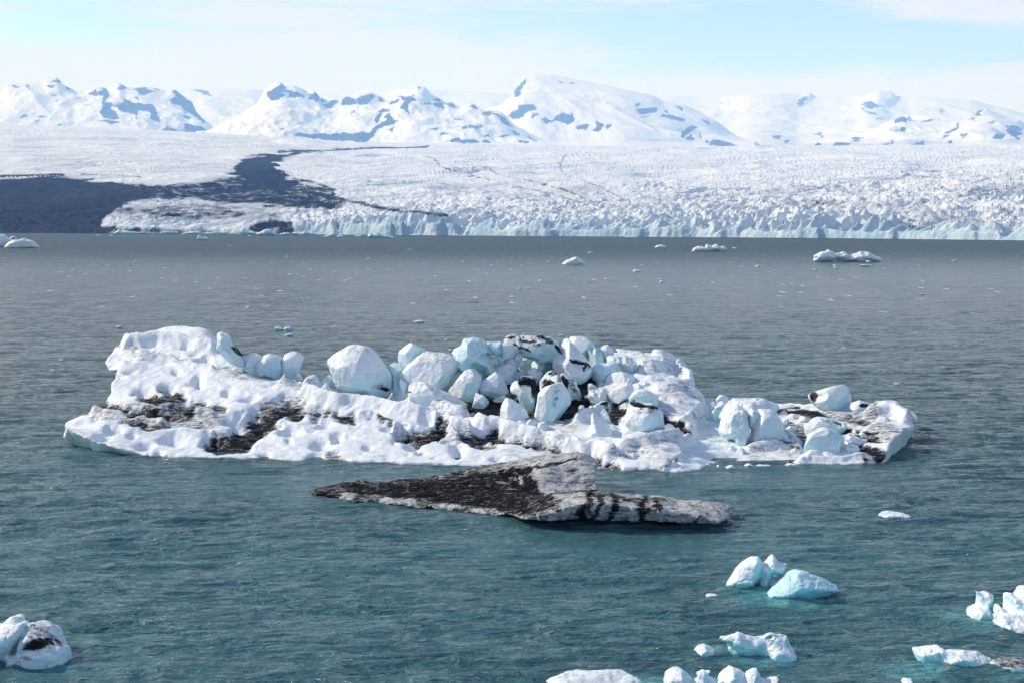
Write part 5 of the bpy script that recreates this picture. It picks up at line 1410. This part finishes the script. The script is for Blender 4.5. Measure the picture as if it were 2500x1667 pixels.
    blk('triangular ice slab leaning at the right front of the rounded turquoise block', D, [H_([(1290, 800), (1370, 808), (1447, 845), (1440, 865), (1390, 905), (1340, 875)])], Y=119.2, t=.9, rough=.02)
    for lab, pts, ft in [
        ('broken white ice lumps right of the rounded turquoise block, lowest of them', [(1500, 760), (1540, 730), (1610, 750), (1630, 790), (1560, 810), (1505, 800)], (1560, 808)),
        ('crumbled white ice heap between the turquoise block and the dark slope', [(1500, 690), (1520, 640), (1560, 650), (1640, 690), (1690, 700), (1680, 730), (1600, 745), (1520, 730)], (1590, 745)),
        ('small white ice crumb on the black grit right of the arched ice', [(1558, 620), (1575, 608), (1595, 620), (1585, 636), (1562, 634)], (1576, 635)),
        ('flat white ice crumb above the crumbled heap', [(1620, 645), (1645, 628), (1680, 650), (1685, 668), (1640, 665)], (1650, 667)),
    ]:
        blk(lab, D, [P_(pts)], foot=ft, dY=.5, rough=.12, lo=1.6, t=1.4)
    blk('rounded ice knob on top of the pale right end of the iceberg', D, [H_([(1775, 530), (1795, 500), (1850, 495), (1900, 520), (1880, 550), (1800, 555)])], foot=(1830, 552), dY=.5)


make_blocks()

# ------------------------------------------------------------------ the black streaked floe in front
DBF = [(748, 1212, .06), (770, 1214, 0), (850, 1228, 0), (1029, 1244, 0), (1134, 1264, 0), (1250, 1284, 0), (1363, 1295, 0), (1500, 1297, 0), (1650, 1298, 0), (1760, 1297, 0), (1785, 1288, 0)]
DBB = [(1796, 92.5), (1795, 94.5), (1770, 97.0), (1700, 98.5), (1560, 99.6), (1464, 101.4), (1457, 102.4), (1455, 107.5), (1400, 109), (1300, 109.5), (1190, 109), (1080, 108), (900, 107), (800, 105.6), (752, 104.6), (742, 103.8)]
DBC = []
for px, lst in {
    745: [(1198, 104)], 760: [(1205, 103.2), (1192, 104.3)],
    800: [(1212, 102.4), (1190, 103.8), (1184, 105)], 850: [(1218, 101.6), (1182, 104.2), (1178, 105.6)],
    950: [(1226, 100.2), (1200, 102), (1180, 104.6), (1177, 106)], 1050: [(1236, 98.6), (1200, 101.8), (1174, 104.8), (1168, 106.5)],
    1130: [(1246, 97), (1212, 100), (1180, 103.5), (1158, 106), (1152, 107)], 1200: [(1254, 95.6), (1225, 98), (1195, 102), (1165, 104.5), (1140, 106.6), (1136, 108)],
    1280: [(1250, 93.6), (1222, 95.6), (1208, 98), (1204, 100.5), (1188, 102), (1160, 103.8), (1130, 105.6), (1120, 108)],
    1330: [(1232, 92.8), (1212, 94.4), (1207, 97.5), (1202, 100.5), (1194, 101.8), (1150, 103.2), (1120, 105.3), (1112, 108)],
    1400: [(1215, 92.3), (1204, 93.6), (1206, 96), (1205, 100), (1192, 102), (1150, 103.2), (1112, 105), (1106, 107.5)],
    1450: [(1212, 92.2), (1202, 93.4), (1206, 96), (1205, 100), (1190, 102), (1150, 103.0), (1128, 104.6), (1124, 107)], 1425: [(1150, 103.0), (1108, 105.2), (1106, 107.5)],
    1500: [(1216, 92.2), (1206, 93.5), (1210, 97), (1212, 101)], 1600: [(1226, 92.1), (1214, 93.4), (1216, 96.5), (1216, 99)],
    1700: [(1240, 92.0), (1226, 93.4), (1228, 96), (1226, 98)], 1770: [(1256, 92), (1236, 93.2), (1234, 96)], 1792: [(1262, 92.4), (1242, 93.8)],
}.items():
    for q in lst:
        x, y, z = at(px, q[0], q[1]); DBC.append((x, y, max(z, .25)))


def make_floe():
    fD = rbf(DBC, .04)
    h = .105
    outline = []
    for px, py, e in DBF:
        Yg = ground(px, py + 2) + .25
        outline.append(xy(px, Yg))
    outline += [xy(*p) for p in DBB]
    gx = np.arange(-16.5, 16.5, h); gy = np.arange(90.2, 111.5, h * 1.2); gz = np.arange(-1.0, 4.0, h * .85)
    X, Y = np.meshgrid(gx, gy, indexing='ij')
    H = fD(X, Y)
    px, py = proj(X, Y, H)
    j1 = fbm2(X * 1.1, Y * 1.1, 4, 211) - .5; j2 = fbm2(X * 1.1 + 30, Y * 1.1, 4, 212) - .5
    n1 = fbm2(X * .8, Y * .8, 4, 213); rid = fbm2(X * 1.4 + Y * .5, Y * .9, 4, 214, .55, True)
    darkz = sst(px, 760, 830) * (1 - sst(px, 1180, 1330))
    H = H + (n1 - .5) * .30 + (rid - .55) * (.12 + .22 * darkz)
    H = H - .30 * np.exp(-(line_d(px, py, [DB(p) for p in [(1080, 150), (1170, 200), (1260, 262)]], 1.5) / 12) ** 2)
    px, py = proj(X, Y, H)
    jx = px + j1 * 34; jy = py + j2 * 20
    pd = poly_sd(X, Y, outline) + (fbm2(X * .55, Y * .55, 3, 215) - .5) * .55 + (fbm2(X * 1.9, Y * 1.9, 3, 216) - .5) * .22
    vert = fbm2(X * 1.7 + j1, X * 0 + 2.2, 3, 217, .5, True) - .6
    pd = pd + vert * .5 * sst(px, 1180, 1320) * (1 - sst(Y, 95.5, 97))
    Z = gz[None, None, :].astype(np.float32)
    Hf = H.astype(np.float32)[:, :, None]
    dpt = np.clip(Hf - Z, 0, 4)
    uc = (.30 + 1.5 * sst(px, 1200, 1400)).astype(np.float32)[:, :, None]
    # waterline notch melted into the foot
    notch = (1 - sst(Z, .30, .56)) * (.55 + 1.1 * sst(px, 1000, 1300)).astype(np.float32)[:, :, None]
    wall = pd.astype(np.float32)[:, :, None] + uc * dpt ** 1.3 * .35 + notch
    top = (Z - Hf) * .85
    k2 = .14
    hq = np.clip(.5 + .5 * (wall - top) / k2, 0, 1)
    Fd = (wall * hq + top * (1 - hq) + k2 * hq * (1 - hq)).astype(np.float32)
    Fd[0] = Fd[-1] = 1; Fd[:, 0] = Fd[:, -1] = 1; Fd[:, :, 0] = Fd[:, :, -1] = 1
    V, Q = surface_nets(Fd, (gx[0], gy[0], gz[0]), (h, h * 1.2, h * .85))
    nr = vnormals(V, Q)
    V = V + nr * (fbm3(V[:, 0] * 2.4, V[:, 1] * 2.4, V[:, 2] * 2.4, 4, 220) * .2)[:, None]
    nr = vnormals(V, Q)
    vx, vy = proj(V[:, 0], V[:, 1], V[:, 2])
    a = fbm3(V[:, 0] * .9, V[:, 1] * .9, V[:, 2] * .9, 4, 221); b = fbm3(V[:, 0] * .9 + 70, V[:, 1] * .9, V[:, 2] * .9, 4, 222)
    vx = vx + a * 40; vy = vy + b * 22
    dv = .46 + .40 * (1 - sst(vx, 1100, 1300))

    def pp(pts, s_, soft):
        sdv = poly_sd(vx, vy, [DB(p) for p in pts])
        np.maximum(dv, s_ * (1 - sst(sdv, -soft, soft)), out=dv)

    def ll(pts, wd, s_):
        dl = line_d(vx, vy, [DB(p) for p in pts], 1.2)
        np.maximum(dv, s_ * (1 - sst(dl, wd * .2, wd * 1.9)), out=dv)
    pp([(190, 200), (600, 195), (900, 160), (1150, 110), (1220, 120), (1230, 180), (1270, 265), (1200, 300), (1200, 380), (1000, 350), (760, 320), (450, 285), (260, 265), (230, 235)], 1.05, 12)
    pp([(1200, 270), (1340, 255), (1330, 330), (1200, 390), (1050, 360)], .95, 9)
    ll([(80, 228), (200, 215)], 8, .6)
    ll([(1130, 135), (1220, 130), (1350, 110), (1440, 70)], 5, .95)
    ll([(1190, 130), (1180, 200), (1260, 262)], 13, 1.0)
    for x0, y0, x1, y1, wd in ((1520, 255, 1460, 400, 13), (1580, 262, 1510, 400, 9), (1630, 265, 1640, 340, 12), (1640, 340, 1600, 400, 9), (1790, 285, 1785, 390, 14), (1850, 295, 1870, 350, 8), (1820, 350, 1760, 415, 9), (2100, 365, 2040, 420, 3)):
        ll([(x0, y0), (x1, y1)], wd, 1.0)
    ll([(1340, 250), (1480, 250), (1760, 290), (1900, 296)], 8, .85)
    ll([(1340, 300), (1270, 390)], 20, .7)
    ll([(1900, 300), (2200, 305)], 8, .5)
    ll([(1300, 150), (1500, 150), (1540, 240)], 6, .35)
    # clean strips at the lower edge and the hump's foot
    cl = np.maximum(1 - sst(line_d(vx, vy, [DB(p) for p in [(250, 275), (500, 300), (850, 350), (1000, 375)]], 1.), 4, 14),
                    1 - sst(line_d(vx, vy, [DB(p) for p in [(1080, 190), (1140, 200)]], 1.), 12, 24))
    cl = np.maximum(cl, 1 - sst(line_d(vx, vy, [DB(p) for p in [(1270, 235), (1530, 235)]], 1.), 4, 10))
    cl = cl * sst(a + b, -.12, .12)
    dv = dv * (1 - .5 * cl)
    dv = np.where((V[:, 2] < .55) & (nr[:, 2] < .2), np.maximum(dv, 1.2 * (1 - sst(vx, 1600, 1760))), dv)  # low underside blackened to paint in the shadow beneath the floe
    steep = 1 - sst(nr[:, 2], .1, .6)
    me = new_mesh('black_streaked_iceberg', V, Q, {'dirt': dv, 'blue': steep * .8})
    add_obj('black_streaked_iceberg', me, M_FLOE, None, 'long low iceberg coated with black ash, floating in front of the huge white one', 'iceberg')


M_FLOE = ice_mat('ashy_ice', (0.62, 0.62, 0.62), (0.50, 0.58, 0.62), dirt_col=(0.008, 0.008, 0.010), sss=0.05, scale=0.3, bscale=4.0, bstr=0.9, rough=0.6, speck=0.75)
make_floe()

# ------------------------------------------------------------------ floating bergs and bits
GF = 'small icebergs floating in the foreground'


def flo(label, conv, parts, wl, mat=M_WHITE, group=GF, name='small_iceberg', cat='iceberg', dYf=None, **kw):
    """wl: a pixel on the front waterline"""
    p = conv(wl)
    Yw = ground(p[0], p[1])
    ws = [q[0] for pt in parts for q in pt[1]]
    kw.setdefault('below', .35)
    tt = kw.get('t') or 1.5
    kw.setdefault('blue', .95); kw.setdefault('top', .3); kw.setdefault('lo', 1.5); kw.setdefault('chips', 0)
    kw['rough'] = max(kw.get('rough', .05), .05)
    return ice(name, label, conv, parts, Yw + (dYf if dYf is not None else tt * .35), mat=mat, group=group, cat=cat, **kw)


def make_floaters():
    flo('white spiky iceberg with a small arch, left of the pair touching in the lower right', E,
        [H_([(358, 540), (380, 500), (402, 460), (432, 415), (470, 385), (530, 362), (555, 358), (575, 400), (565, 480), (530, 560), (500, 584), (400, 572)], t=2.6, fr=[(545, 400, .9), (510, 550, 1.2), (430, 440, .6), (390, 530, .8)]),
         P_([(555, 400), (600, 390), (622, 365), (650, 343), (690, 385), (748, 402), (742, 440), (722, 492), (690, 478), (650, 470), (640, 500), (640, 550), (560, 570)], dy=.2, t=1.6),
         H_([(560, 560), (640, 495), (720, 482), (790, 490), (740, 530), (640, 560)], dy=.3, t=1.8)],
        (500, 582), t=2.4, res=76, rough=.03, dYf=.9, below=.3, mat=M_WHITE)
    flo('smooth turquoise wedge shaped iceberg, right of the pair touching in the lower right', E,
        [H_([(603, 630), (640, 590), (740, 500), (830, 452), (900, 468), (1020, 520), (1078, 548), (1092, 578), (1060, 592), (900, 622), (760, 652), (640, 652)], t=3.0, fr=[(830, 480, .4), (860, 560, 1.1), (660, 620, .9), (960, 580, 1.0), (760, 620, 1.2)])],
        (760, 652), t=2.6, res=70, rough=.025, mat=M_TURQ, dYf=1.0)
    flo('white iceberg with a beak on its left and a small arch on its right', E,
        [P_([(290, 900), (340, 890), (420, 852), (470, 875), (530, 885), (600, 882), (650, 865), (700, 870), (752, 885), (770, 935), (800, 970), (812, 1012), (700, 1000), (600, 960), (600, 985), (520, 995), (380, 990), (350, 930)], t=1.3),
         H_([(575, 992), (610, 950), (650, 925), (700, 935), (800, 1000), (842, 1035), (842, 1055), (790, 1045), (700, 1058), (610, 1035)], dy=-.4, t=1.6),
         ('-', [(598, 916), (612, 895), (634, 884), (660, 882), (668, 900), (664, 915), (640, 908)], 0, 5)],
        (700, 1056), t=1.6, res=84, rough=.03, dYf=.9, below=.25)
    flo('low pale lump of ice left of the beaked iceberg', E, [H_([(130, 985), (145, 962), (195, 950), (230, 965), (280, 995), (270, 1020), (200, 1030), (135, 1020)])], (200, 1026), t=1.2, mat=M_WHITE)
    flo('dark brown sliver of ice awash at the left of the beaked iceberg', E, [H_([(85, 1040), (110, 1036), (165, 1050), (165, 1058), (110, 1055)])], (120, 1056), t=.5, mat=M_GREY, dust=.7, below=.1, res=24)
    flo('low white iceberg with a notch in its back, near the lower right corner', E,
        [H_([(1597, 990), (1620, 985), (1650, 995), (1720, 985), (1770, 955), (1790, 990), (1780, 1050), (1740, 1062), (1650, 1055), (1615, 1025)], t=1.3, dy=.3),
         H_([(1745, 965), (1775, 953), (1820, 980), (1890, 982), (1880, 1010), (1800, 1010)], t=1.2, dy=.1),
         H_([(1778, 1040), (1800, 995), (1880, 985), (1990, 1000), (2040, 1000), (2110, 1040), (2120, 1060), (2100, 1085), (1950, 1088), (1860, 1092), (1775, 1095)], t=1.6, dy=-.2)],
        (1800, 1094), t=1.5, res=84, rough=.035, dYf=.7, below=.3)
    flo('grey topped ice slab cut by the right edge of the photo', E, [H_([(2120, 1075), (2160, 1055), (2240, 1050), (2352, 1065), (2420, 1075), (2430, 1130), (2352, 1140), (2250, 1135), (2160, 1120)])], (2300, 1136), t=1.6, dust=.7, dYf=.8)
    flo('white ice tower with a narrow waist and a horn, at the right', E,
        [P_([(2022, 583), (2040, 590), (2062, 600), (2100, 592), (2142, 608), (2140, 640), (2125, 680), (2155, 700), (2158, 740), (2130, 765), (2080, 772), (2000, 760), (1970, 735), (1985, 715), (2035, 685), (2040, 640), (2035, 610)], t=1.9),
         H_([(1972, 735), (1990, 712), (2040, 690), (2120, 700), (2155, 735), (2110, 772), (2010, 764)], dy=-.3, t=1.6)],
        (2060, 770), t=1.8, res=64, rough=.025, dYf=.7)
    flo('small grey lump of ice between the waisted tower and the ragged iceberg', E, [H_([(2108, 770), (2140, 735), (2170, 735), (2192, 760), (2150, 784), (2115, 780)])], (2145, 783), t=.9, dust=.15, mat=M_WHITE)
    flo('large ragged white iceberg of heaped ice cut by the right edge of the photo', E,
        [P_([(2157, 700), (2170, 680), (2230, 690), (2245, 680), (2243, 620), (2270, 615), (2310, 630), (2340, 575), (2400, 570), (2420, 700), (2400, 740), (2200, 745), (2190, 730)], t=3, dy=.5),
         P_([(2155, 795), (2200, 760), (2300, 750), (2420, 760), (2440, 870), (2350, 865), (2280, 850), (2220, 825)], t=2.6, dy=-.6),
         H_([(2160, 668), (2162, 645), (2190, 640), (2208, 660), (2200, 690), (2165, 690)], dy=.6, t=.8)],
        (2350, 866), t=2.6, res=84, rough=.055, lo=2.0, dYf=1.5)
    flo('flat thin floe far right of the black streaked iceberg', E, [H_([(1365, 72), (1400, 53), (1440, 52), (1470, 65), (1560, 70), (1583, 78), (1540, 90), (1440, 92), (1380, 88)])], (1450, 93), t=1.6, below=.2, dYf=.6, rough=.02)
    flo('tiny ice crumb left of the spiky iceberg', E, [H_([(200, 620), (210, 606), (250, 608), (286, 614), (270, 622), (215, 626)])], (230, 625), t=.5, below=.1, res=22, dYf=.2)
    # bottom edge
    flo('flat white ice shelf cut by the bottom edge of the photo', FF, [H_([(100, 625), (205, 600), (190, 572), (280, 558), (500, 570), (760, 590), (860, 598), (910, 628), (900, 680), (500, 690), (150, 680)], t=2.2)], (500, 660), t=2, rough=.02, below=.3, dYf=.8)
    flo('rounded white ice knob at the bottom edge, right of the flat shelf', FF, [H_([(1080, 600), (1095, 540), (1140, 515), (1220, 513), (1270, 545), (1302, 590), (1320, 660), (1200, 690), (1085, 680)], t=1.8)], (1180, 676), t=1.6, dYf=.6)
    flo('jagged little ice crest at the bottom edge between two rounded knobs', FF, [P_([(1285, 610), (1350, 580), (1350, 535), (1400, 520), (1462, 525), (1430, 560), (1490, 590), (1510, 640), (1500, 690), (1290, 690)], t=1.2)], (1400, 680), t=1.0, dYf=.5, rough=.05)
    flo('broad white iceberg with two peaks cut by the bottom edge', FF,
        [H_([(1515, 625), (1560, 560), (1635, 500), (1690, 520), (1745, 558), (1700, 640), (1600, 690), (1520, 680)], t=1.8),
         P_([(1600, 600), (1640, 550), (1740, 580), (1760, 540), (1835, 507), (1862, 550), (1850, 575), (1920, 590), (2000, 575), (2020, 585), (1990, 630), (1960, 690), (1620, 690)], t=1.8, dy=-.2)],
        (1780, 682), t=1.6, res=70, dYf=.8, rough=.035)
    flo('tip of a white ice chunk at the bottom edge in the lower right', E, [H_([(1515, 1209), (1550, 1178), (1590, 1180), (1588, 1209), (1540, 1230)])], (1550, 1226), t=.7, dYf=.3)
    flo('sliver of white ice just showing at the bottom edge left of centre', P, [H_([(736, 1666), (750, 1660), (778, 1659), (792, 1666), (780, 1674), (745, 1674)])], (765, 1672), t=.6, dYf=.3, res=24)
    # bottom left
    flo('white iceberg with a black grimy hollow, lower left corner of the photo', G,
        [P_([(-500, 700), (-200, 520), (0, 525), (120, 450), (250, 372), (345, 375), (400, 430), (410, 530), (390, 640), (260, 700), (100, 800), (-400, 860)], t=2.2, dy=.9),
         H_([(-500, 700), (0, 700), (200, 660), (260, 640), (330, 540), (385, 518), (430, 560), (420, 700), (330, 960), (200, 1060), (-100, 1150), (-500, 1150)], t=2.6, dy=0),
         H_([(320, 960), (400, 640), (450, 570), (530, 510), (600, 525), (700, 580), (830, 620), (960, 730), (1080, 840), (1150, 940), (1195, 1010), (1100, 1010), (800, 960), (500, 1010), (370, 1000)], t=2.8, dy=.3),
         H_([(35, 1215), (60, 1160), (105, 1085), (160, 1070), (270, 1080), (420, 1180), (560, 1260), (400, 1290), (190, 1300), (90, 1270)], dy=-.8, t=1.4),
         H_([(265, 1060), (290, 1020), (500, 1000), (700, 940), (800, 872), (930, 865), (1060, 900), (1180, 1000), (1215, 1080), (1190, 1150), (900, 1205), (600, 1260), (400, 1180)], dy=-.5, t=2.0)],
        (300, 1296), t=2.4, res=110, rough=.03, dYf=1.3, mat=M_BLOCK, dust=.22,  # dust and grime, laid on heavier to paint in its shaded near side
        dirt=[(740, 760, 400, 190, .5, 28), (650, 880, 290, 110, 1.15, -12), (890, 830, 90, 50, 1.0, 30), (1040, 860, 110, 42, .9, 38), (580, 545, 70, 30, .7, 20), (500, 690, 120, 110, .38), (450, 1120, 130, 60, .5, 15)])
    # middle distance behind the iceberg
    GM = 'ice bits on the open water behind the large iceberg'
    for lab, cv, pts, wl in [
        ('left one of two rounded ice lumps side by side behind the tall left hump', A, [(1915, 170), (1930, 160), (1965, 165), (1992, 180), (1980, 188), (1930, 188)], (1950, 188)),
        ('right one of two rounded ice lumps side by side behind the tall left hump', A, [(1995, 180), (2005, 163), (2040, 158), (2066, 178), (2060, 188), (2010, 189)], (2030, 189)),
        ('low ice chip in front of the two rounded lumps', A, [(1988, 230), (2020, 222), (2052, 211), (2080, 230), (2060, 236), (2005, 236)], (2030, 236)),
        ('flat ice chip on open water above the broad pitted block', B, [(1015, 20), (1050, 8), (1100, 8), (1120, 16), (1090, 27), (1040, 27)], (1070, 27)),
    ]:
        flo(lab, cv, [H_(pts)], wl, group=GM, name='ice_bit', cat='ice', t=1.2, below=.15, res=24, rough=.02)
    GD = 'distant icebergs on the lagoon'
    fl2 = lambda lab, cv, parts, wl, t_, **k: flo(lab, cv, parts, wl, group=GD, name='distant_iceberg', t=t_, below=.6, dYf=t_ * .3, blue=.35, **k)
    fl2('grey streaked domed iceberg near the left edge of the photo', SF, [H_([(18, 152), (40, 125), (80, 110), (140, 100), (180, 112), (215, 130), (242, 150), (150, 156)])], (120, 155), 8, dirt=[(140, 125, 70, 6, .5, 10), (100, 112, 60, 6, .5)], mat=M_BLOCK)
    fl2('white ice block cut by the photo\'s left edge, behind the grey streaked dome', SF, [P_([(-60, 150), (-50, 90), (0, 80), (25, 76), (45, 95), (55, 115), (30, 150)])], (0, 150), 8)
    fl2('small ice chunk with a dark centre behind the grey streaked dome', SF, [H_([(50, 112), (60, 92), (80, 86), (97, 95), (92, 112)])], (70, 118), 4, dirt=[(75, 100, 12, 8, .9)])
    fl2('small bright turquoise iceberg alone in front of the glacier front', SF, [P_([(1130, 103), (1136, 82), (1155, 80), (1150, 94), (1180, 90), (1194, 96), (1194, 106), (1160, 108)])], (1160, 107), 6, mat=M_BLUE)
    fl2('pyramid shaped iceberg with a dark dot on its peak, in the middle distance', SG, [H_([(165, 196), (190, 182), (222, 178), (236, 162), (255, 160), (285, 175), (302, 194), (280, 200), (190, 200)])], (230, 200), 5, dirt=[(253, 164, 8, 4, .9)])
    fl2('long ragged white iceberg right of the pyramid shaped one', SG, [P_([(910, 122), (930, 106), (960, 98), (990, 104), (1000, 88), (1030, 98), (1060, 90), (1080, 100), (1100, 90), (1120, 110), (1118, 126), (1010, 122), (930, 126)])], (1010, 126), 7, rough=.06, lo=2.5, res=60)
    fl2('largest distant iceberg, two white humps joined, at the right', SG, [P_([(1612, 175), (1620, 150), (1660, 135), (1700, 122), (1740, 130), (1790, 130), (1825, 150), (1800, 180), (1700, 178), (1620, 182)]), P_([(1800, 182), (1840, 140), (1880, 123), (1930, 128), (1960, 150), (2005, 170), (2000, 185), (1900, 186)])], (1800, 186), 9, rough=.05, lo=2.5, res=84)
    fl2('thin white floe below the largest distant iceberg', SG, [H_([(1880, 204), (1900, 202), (1950, 207), (1948, 214), (1900, 213)])], (1910, 214), 3)
    fl2('tiny white floe below the left hump of the largest distant iceberg', SG, [H_([(1720, 208), (1735, 203), (1748, 207), (1740, 211)])], (1735, 211), 2)
    fl2('flat rough floe between the glacier front and the long ragged iceberg', SG, [H_([(697, 102), (715, 92), (745, 90), (768, 97), (765, 104), (710, 105)])], (730, 105), 4)
    fl2('flat white floe on open water right of the pyramid shaped iceberg', SG, [H_([(575, 238), (585, 233), (615, 234), (620, 240), (600, 243), (580, 242)])], (600, 243), 2.5)
    fl2('thin pale floe close under the glacier front, middle of the photo', SG, [H_([(527, 45), (560, 41), (600, 44), (598, 51), (540, 51)])], (560, 51), 8)
    fl2('small flat floe right of the long ragged iceberg', SG, [H_([(1145, 106), (1170, 104), (1170, 110), (1148, 110)])], (1158, 110), 3)
    # brash ice under the glacier front, left half
    GB = 'brash ice along the foot of the glacier'
    brash = [('long low raft of white brash ice at the foot of the brown striped ice cliff', [P_([(640, 72), (680, 52), (700, 62), (780, 58), (900, 62), (980, 52), (1030, 62), (1028, 72), (900, 76), (720, 75)])], (800, 75), 18, 90),
             ('short ragged raft of brash ice right of the long raft', [P_([(1035, 72), (1080, 64), (1120, 56), (1165, 66), (1160, 74), (1060, 75)])], (1100, 75), 12, 44),
             ('thin white brash strip left of the two lobed berg', [P_([(1180, 72), (1220, 62), (1290, 60), (1320, 70), (1370, 72), (1360, 77), (1200, 77)])], (1280, 77), 10, 44),
             ('blue based berg with a swept back top under the dark ice cliff', [P_([(1378, 68), (1382, 40), (1400, 36), (1430, 52), (1480, 65), (1500, 72), (1440, 80), (1390, 80)])], (1420, 80), 14, 50),
             ('domed white berg joined to the swept back one on its right', [P_([(1470, 74), (1500, 62), (1530, 45), (1555, 48), (1570, 66), (1590, 80), (1520, 85), (1480, 80)])], (1530, 84), 14, 44),
             ('small brash heap right of the domed white berg', [P_([(1600, 75), (1630, 67), (1660, 68), (1672, 78), (1620, 82)])], (1640, 82), 8, 30),
             ('smooth long white berg with a tail on its left under the glacier front', [P_([(1670, 66), (1700, 64), (1730, 70), (1745, 55), (1780, 60), (1830, 76), (1820, 82), (1740, 82), (1690, 76)])], (1760, 82), 12, 50),
             ('tilted turquoise slab floating under the glacier front', [H_([(1860, 86), (1900, 74), (1920, 72), (1918, 84), (1890, 90)])], (1890, 90), 8, 30),
             ('low white floe right of the tilted turquoise slab', [H_([(1930, 88), (1950, 82), (1978, 86), (1970, 92), (1940, 92)])], (1950, 92), 6, 24)]
    for lab, parts, wl, t_, rs_ in brash:
        flo(lab, SF, parts, wl, group=GB, name='brash_ice', cat='ice', t=t_, below=1.0, res=rs_, rough=.05, lo=2.0, dYf=t_ * .2)
    flo('ragged turquoise edged berg under the glacier front near the middle', SF, [P_([(2110, 90), (2125, 70), (2150, 76), (2170, 68), (2200, 84), (2230, 82), (2265, 90), (2260, 96), (2140, 96)])], (2180, 96), group=GB, name='brash_ice', cat='ice', t=10, below=1.0, res=56, rough=.06, lo=2.0, mat=M_BLUE, dYf=2)
    flo('flat floe between two turquoise pieces under the glacier front', SF, [H_([(2035, 85), (2060, 82), (2085, 88), (2070, 92), (2040, 91)])], (2060, 92), group=GB, name='brash_ice', cat='ice', t=6, below=.8, res=24, dYf=2)
    # crumbs of ice scattered over the lagoon: one crumb copied
    src = ice('ice_crumb', 'tiny white crumb of drifting ice on the lagoon', P, [H_([(1000, 700), (1006, 696), (1016, 697), (1022, 701), (1014, 703), (1004, 703)])], ground(1010, 702), mat=M_WHITE,
              group='drifting ice crumbs on the lagoon', cat='ice', t=.9, res=14, below=.1)
    spots = [(1290, 705), (1553, 661), (1268, 707), (1910, 750), (2180, 655), (2200, 660), (1490, 668), (560, 601), (610, 577), (240, 575), (272, 577), (370, 578), (1270, 578), (1540, 580), (1640, 581), (1055, 572),
             (25, 733), (605, 752), (815, 708), (1090, 830), (1370, 820), (2060, 850), (1100, 855), (2420, 950), (2120, 640), (1880, 665), (1850, 652), (1615, 690), (1440, 620), (1700, 607), (900, 633), (1130, 640),
             (760, 660), (480, 690), (330, 640), (180, 660), (1000, 610), (700, 628), (1340, 640), (2330, 640), (2380, 700), (2250, 720), (290, 800), (150, 880), (130, 905), (2190, 940), (1990, 660), (2040, 655)]
    rs = random.Random(8)
    for i, (a_, b_) in enumerate(spots):
        Yg = ground(a_, b_)
        o = src if i == 0 else src.copy()
        if i: sc.collection.objects.link(o)
        x = at(a_, b_, Yg)[0]
        k = (Yg / 440.0) ** .75 * rs.uniform(.35, .8)
        o.location = (x, Yg, -.12 * k)
        o.scale = (k * rs.uniform(.8, 1.6), k, k * rs.uniform(.5, .9))
        o.rotation_euler = (0, 0, rs.uniform(-.5, .5))
    # brash crumbs floating at the foot of the low right part
    GC = 'ice crumbs floating against the low right end of the iceberg'
    for lab, pts in [('flat triangular ice crumb floating below the large fluted block', [(410, 945), (470, 925), (500, 918), (545, 945), (480, 952)]),
                     ('rounded ice crumb floating at the foot of the fluted steep wall', [(358, 935), (372, 918), (388, 930), (380, 942)]),
                     ('low ice crumb in the middle of the row floating below the fluted block', [(600, 925), (640, 905), (690, 925), (660, 938)]),
                     ('long thin ice crumb right of the middle of the floating row', [(700, 925), (740, 915), (850, 925), (855, 935), (740, 935)]),
                     ('white ice tongue floating left of the leaning white slab', [(925, 925), (990, 905), (1080, 915), (1070, 930), (960, 930)])]:
        flo(lab, D, [H_(pts)], (sum(p[0] for p in pts) / len(pts), max(p[1] for p in pts) - 2), group=GC, name='ice_crumb_raft', cat='ice', t=.7, below=.1, res=26, dYf=.2, rough=.03)


make_floaters()
make_haze()
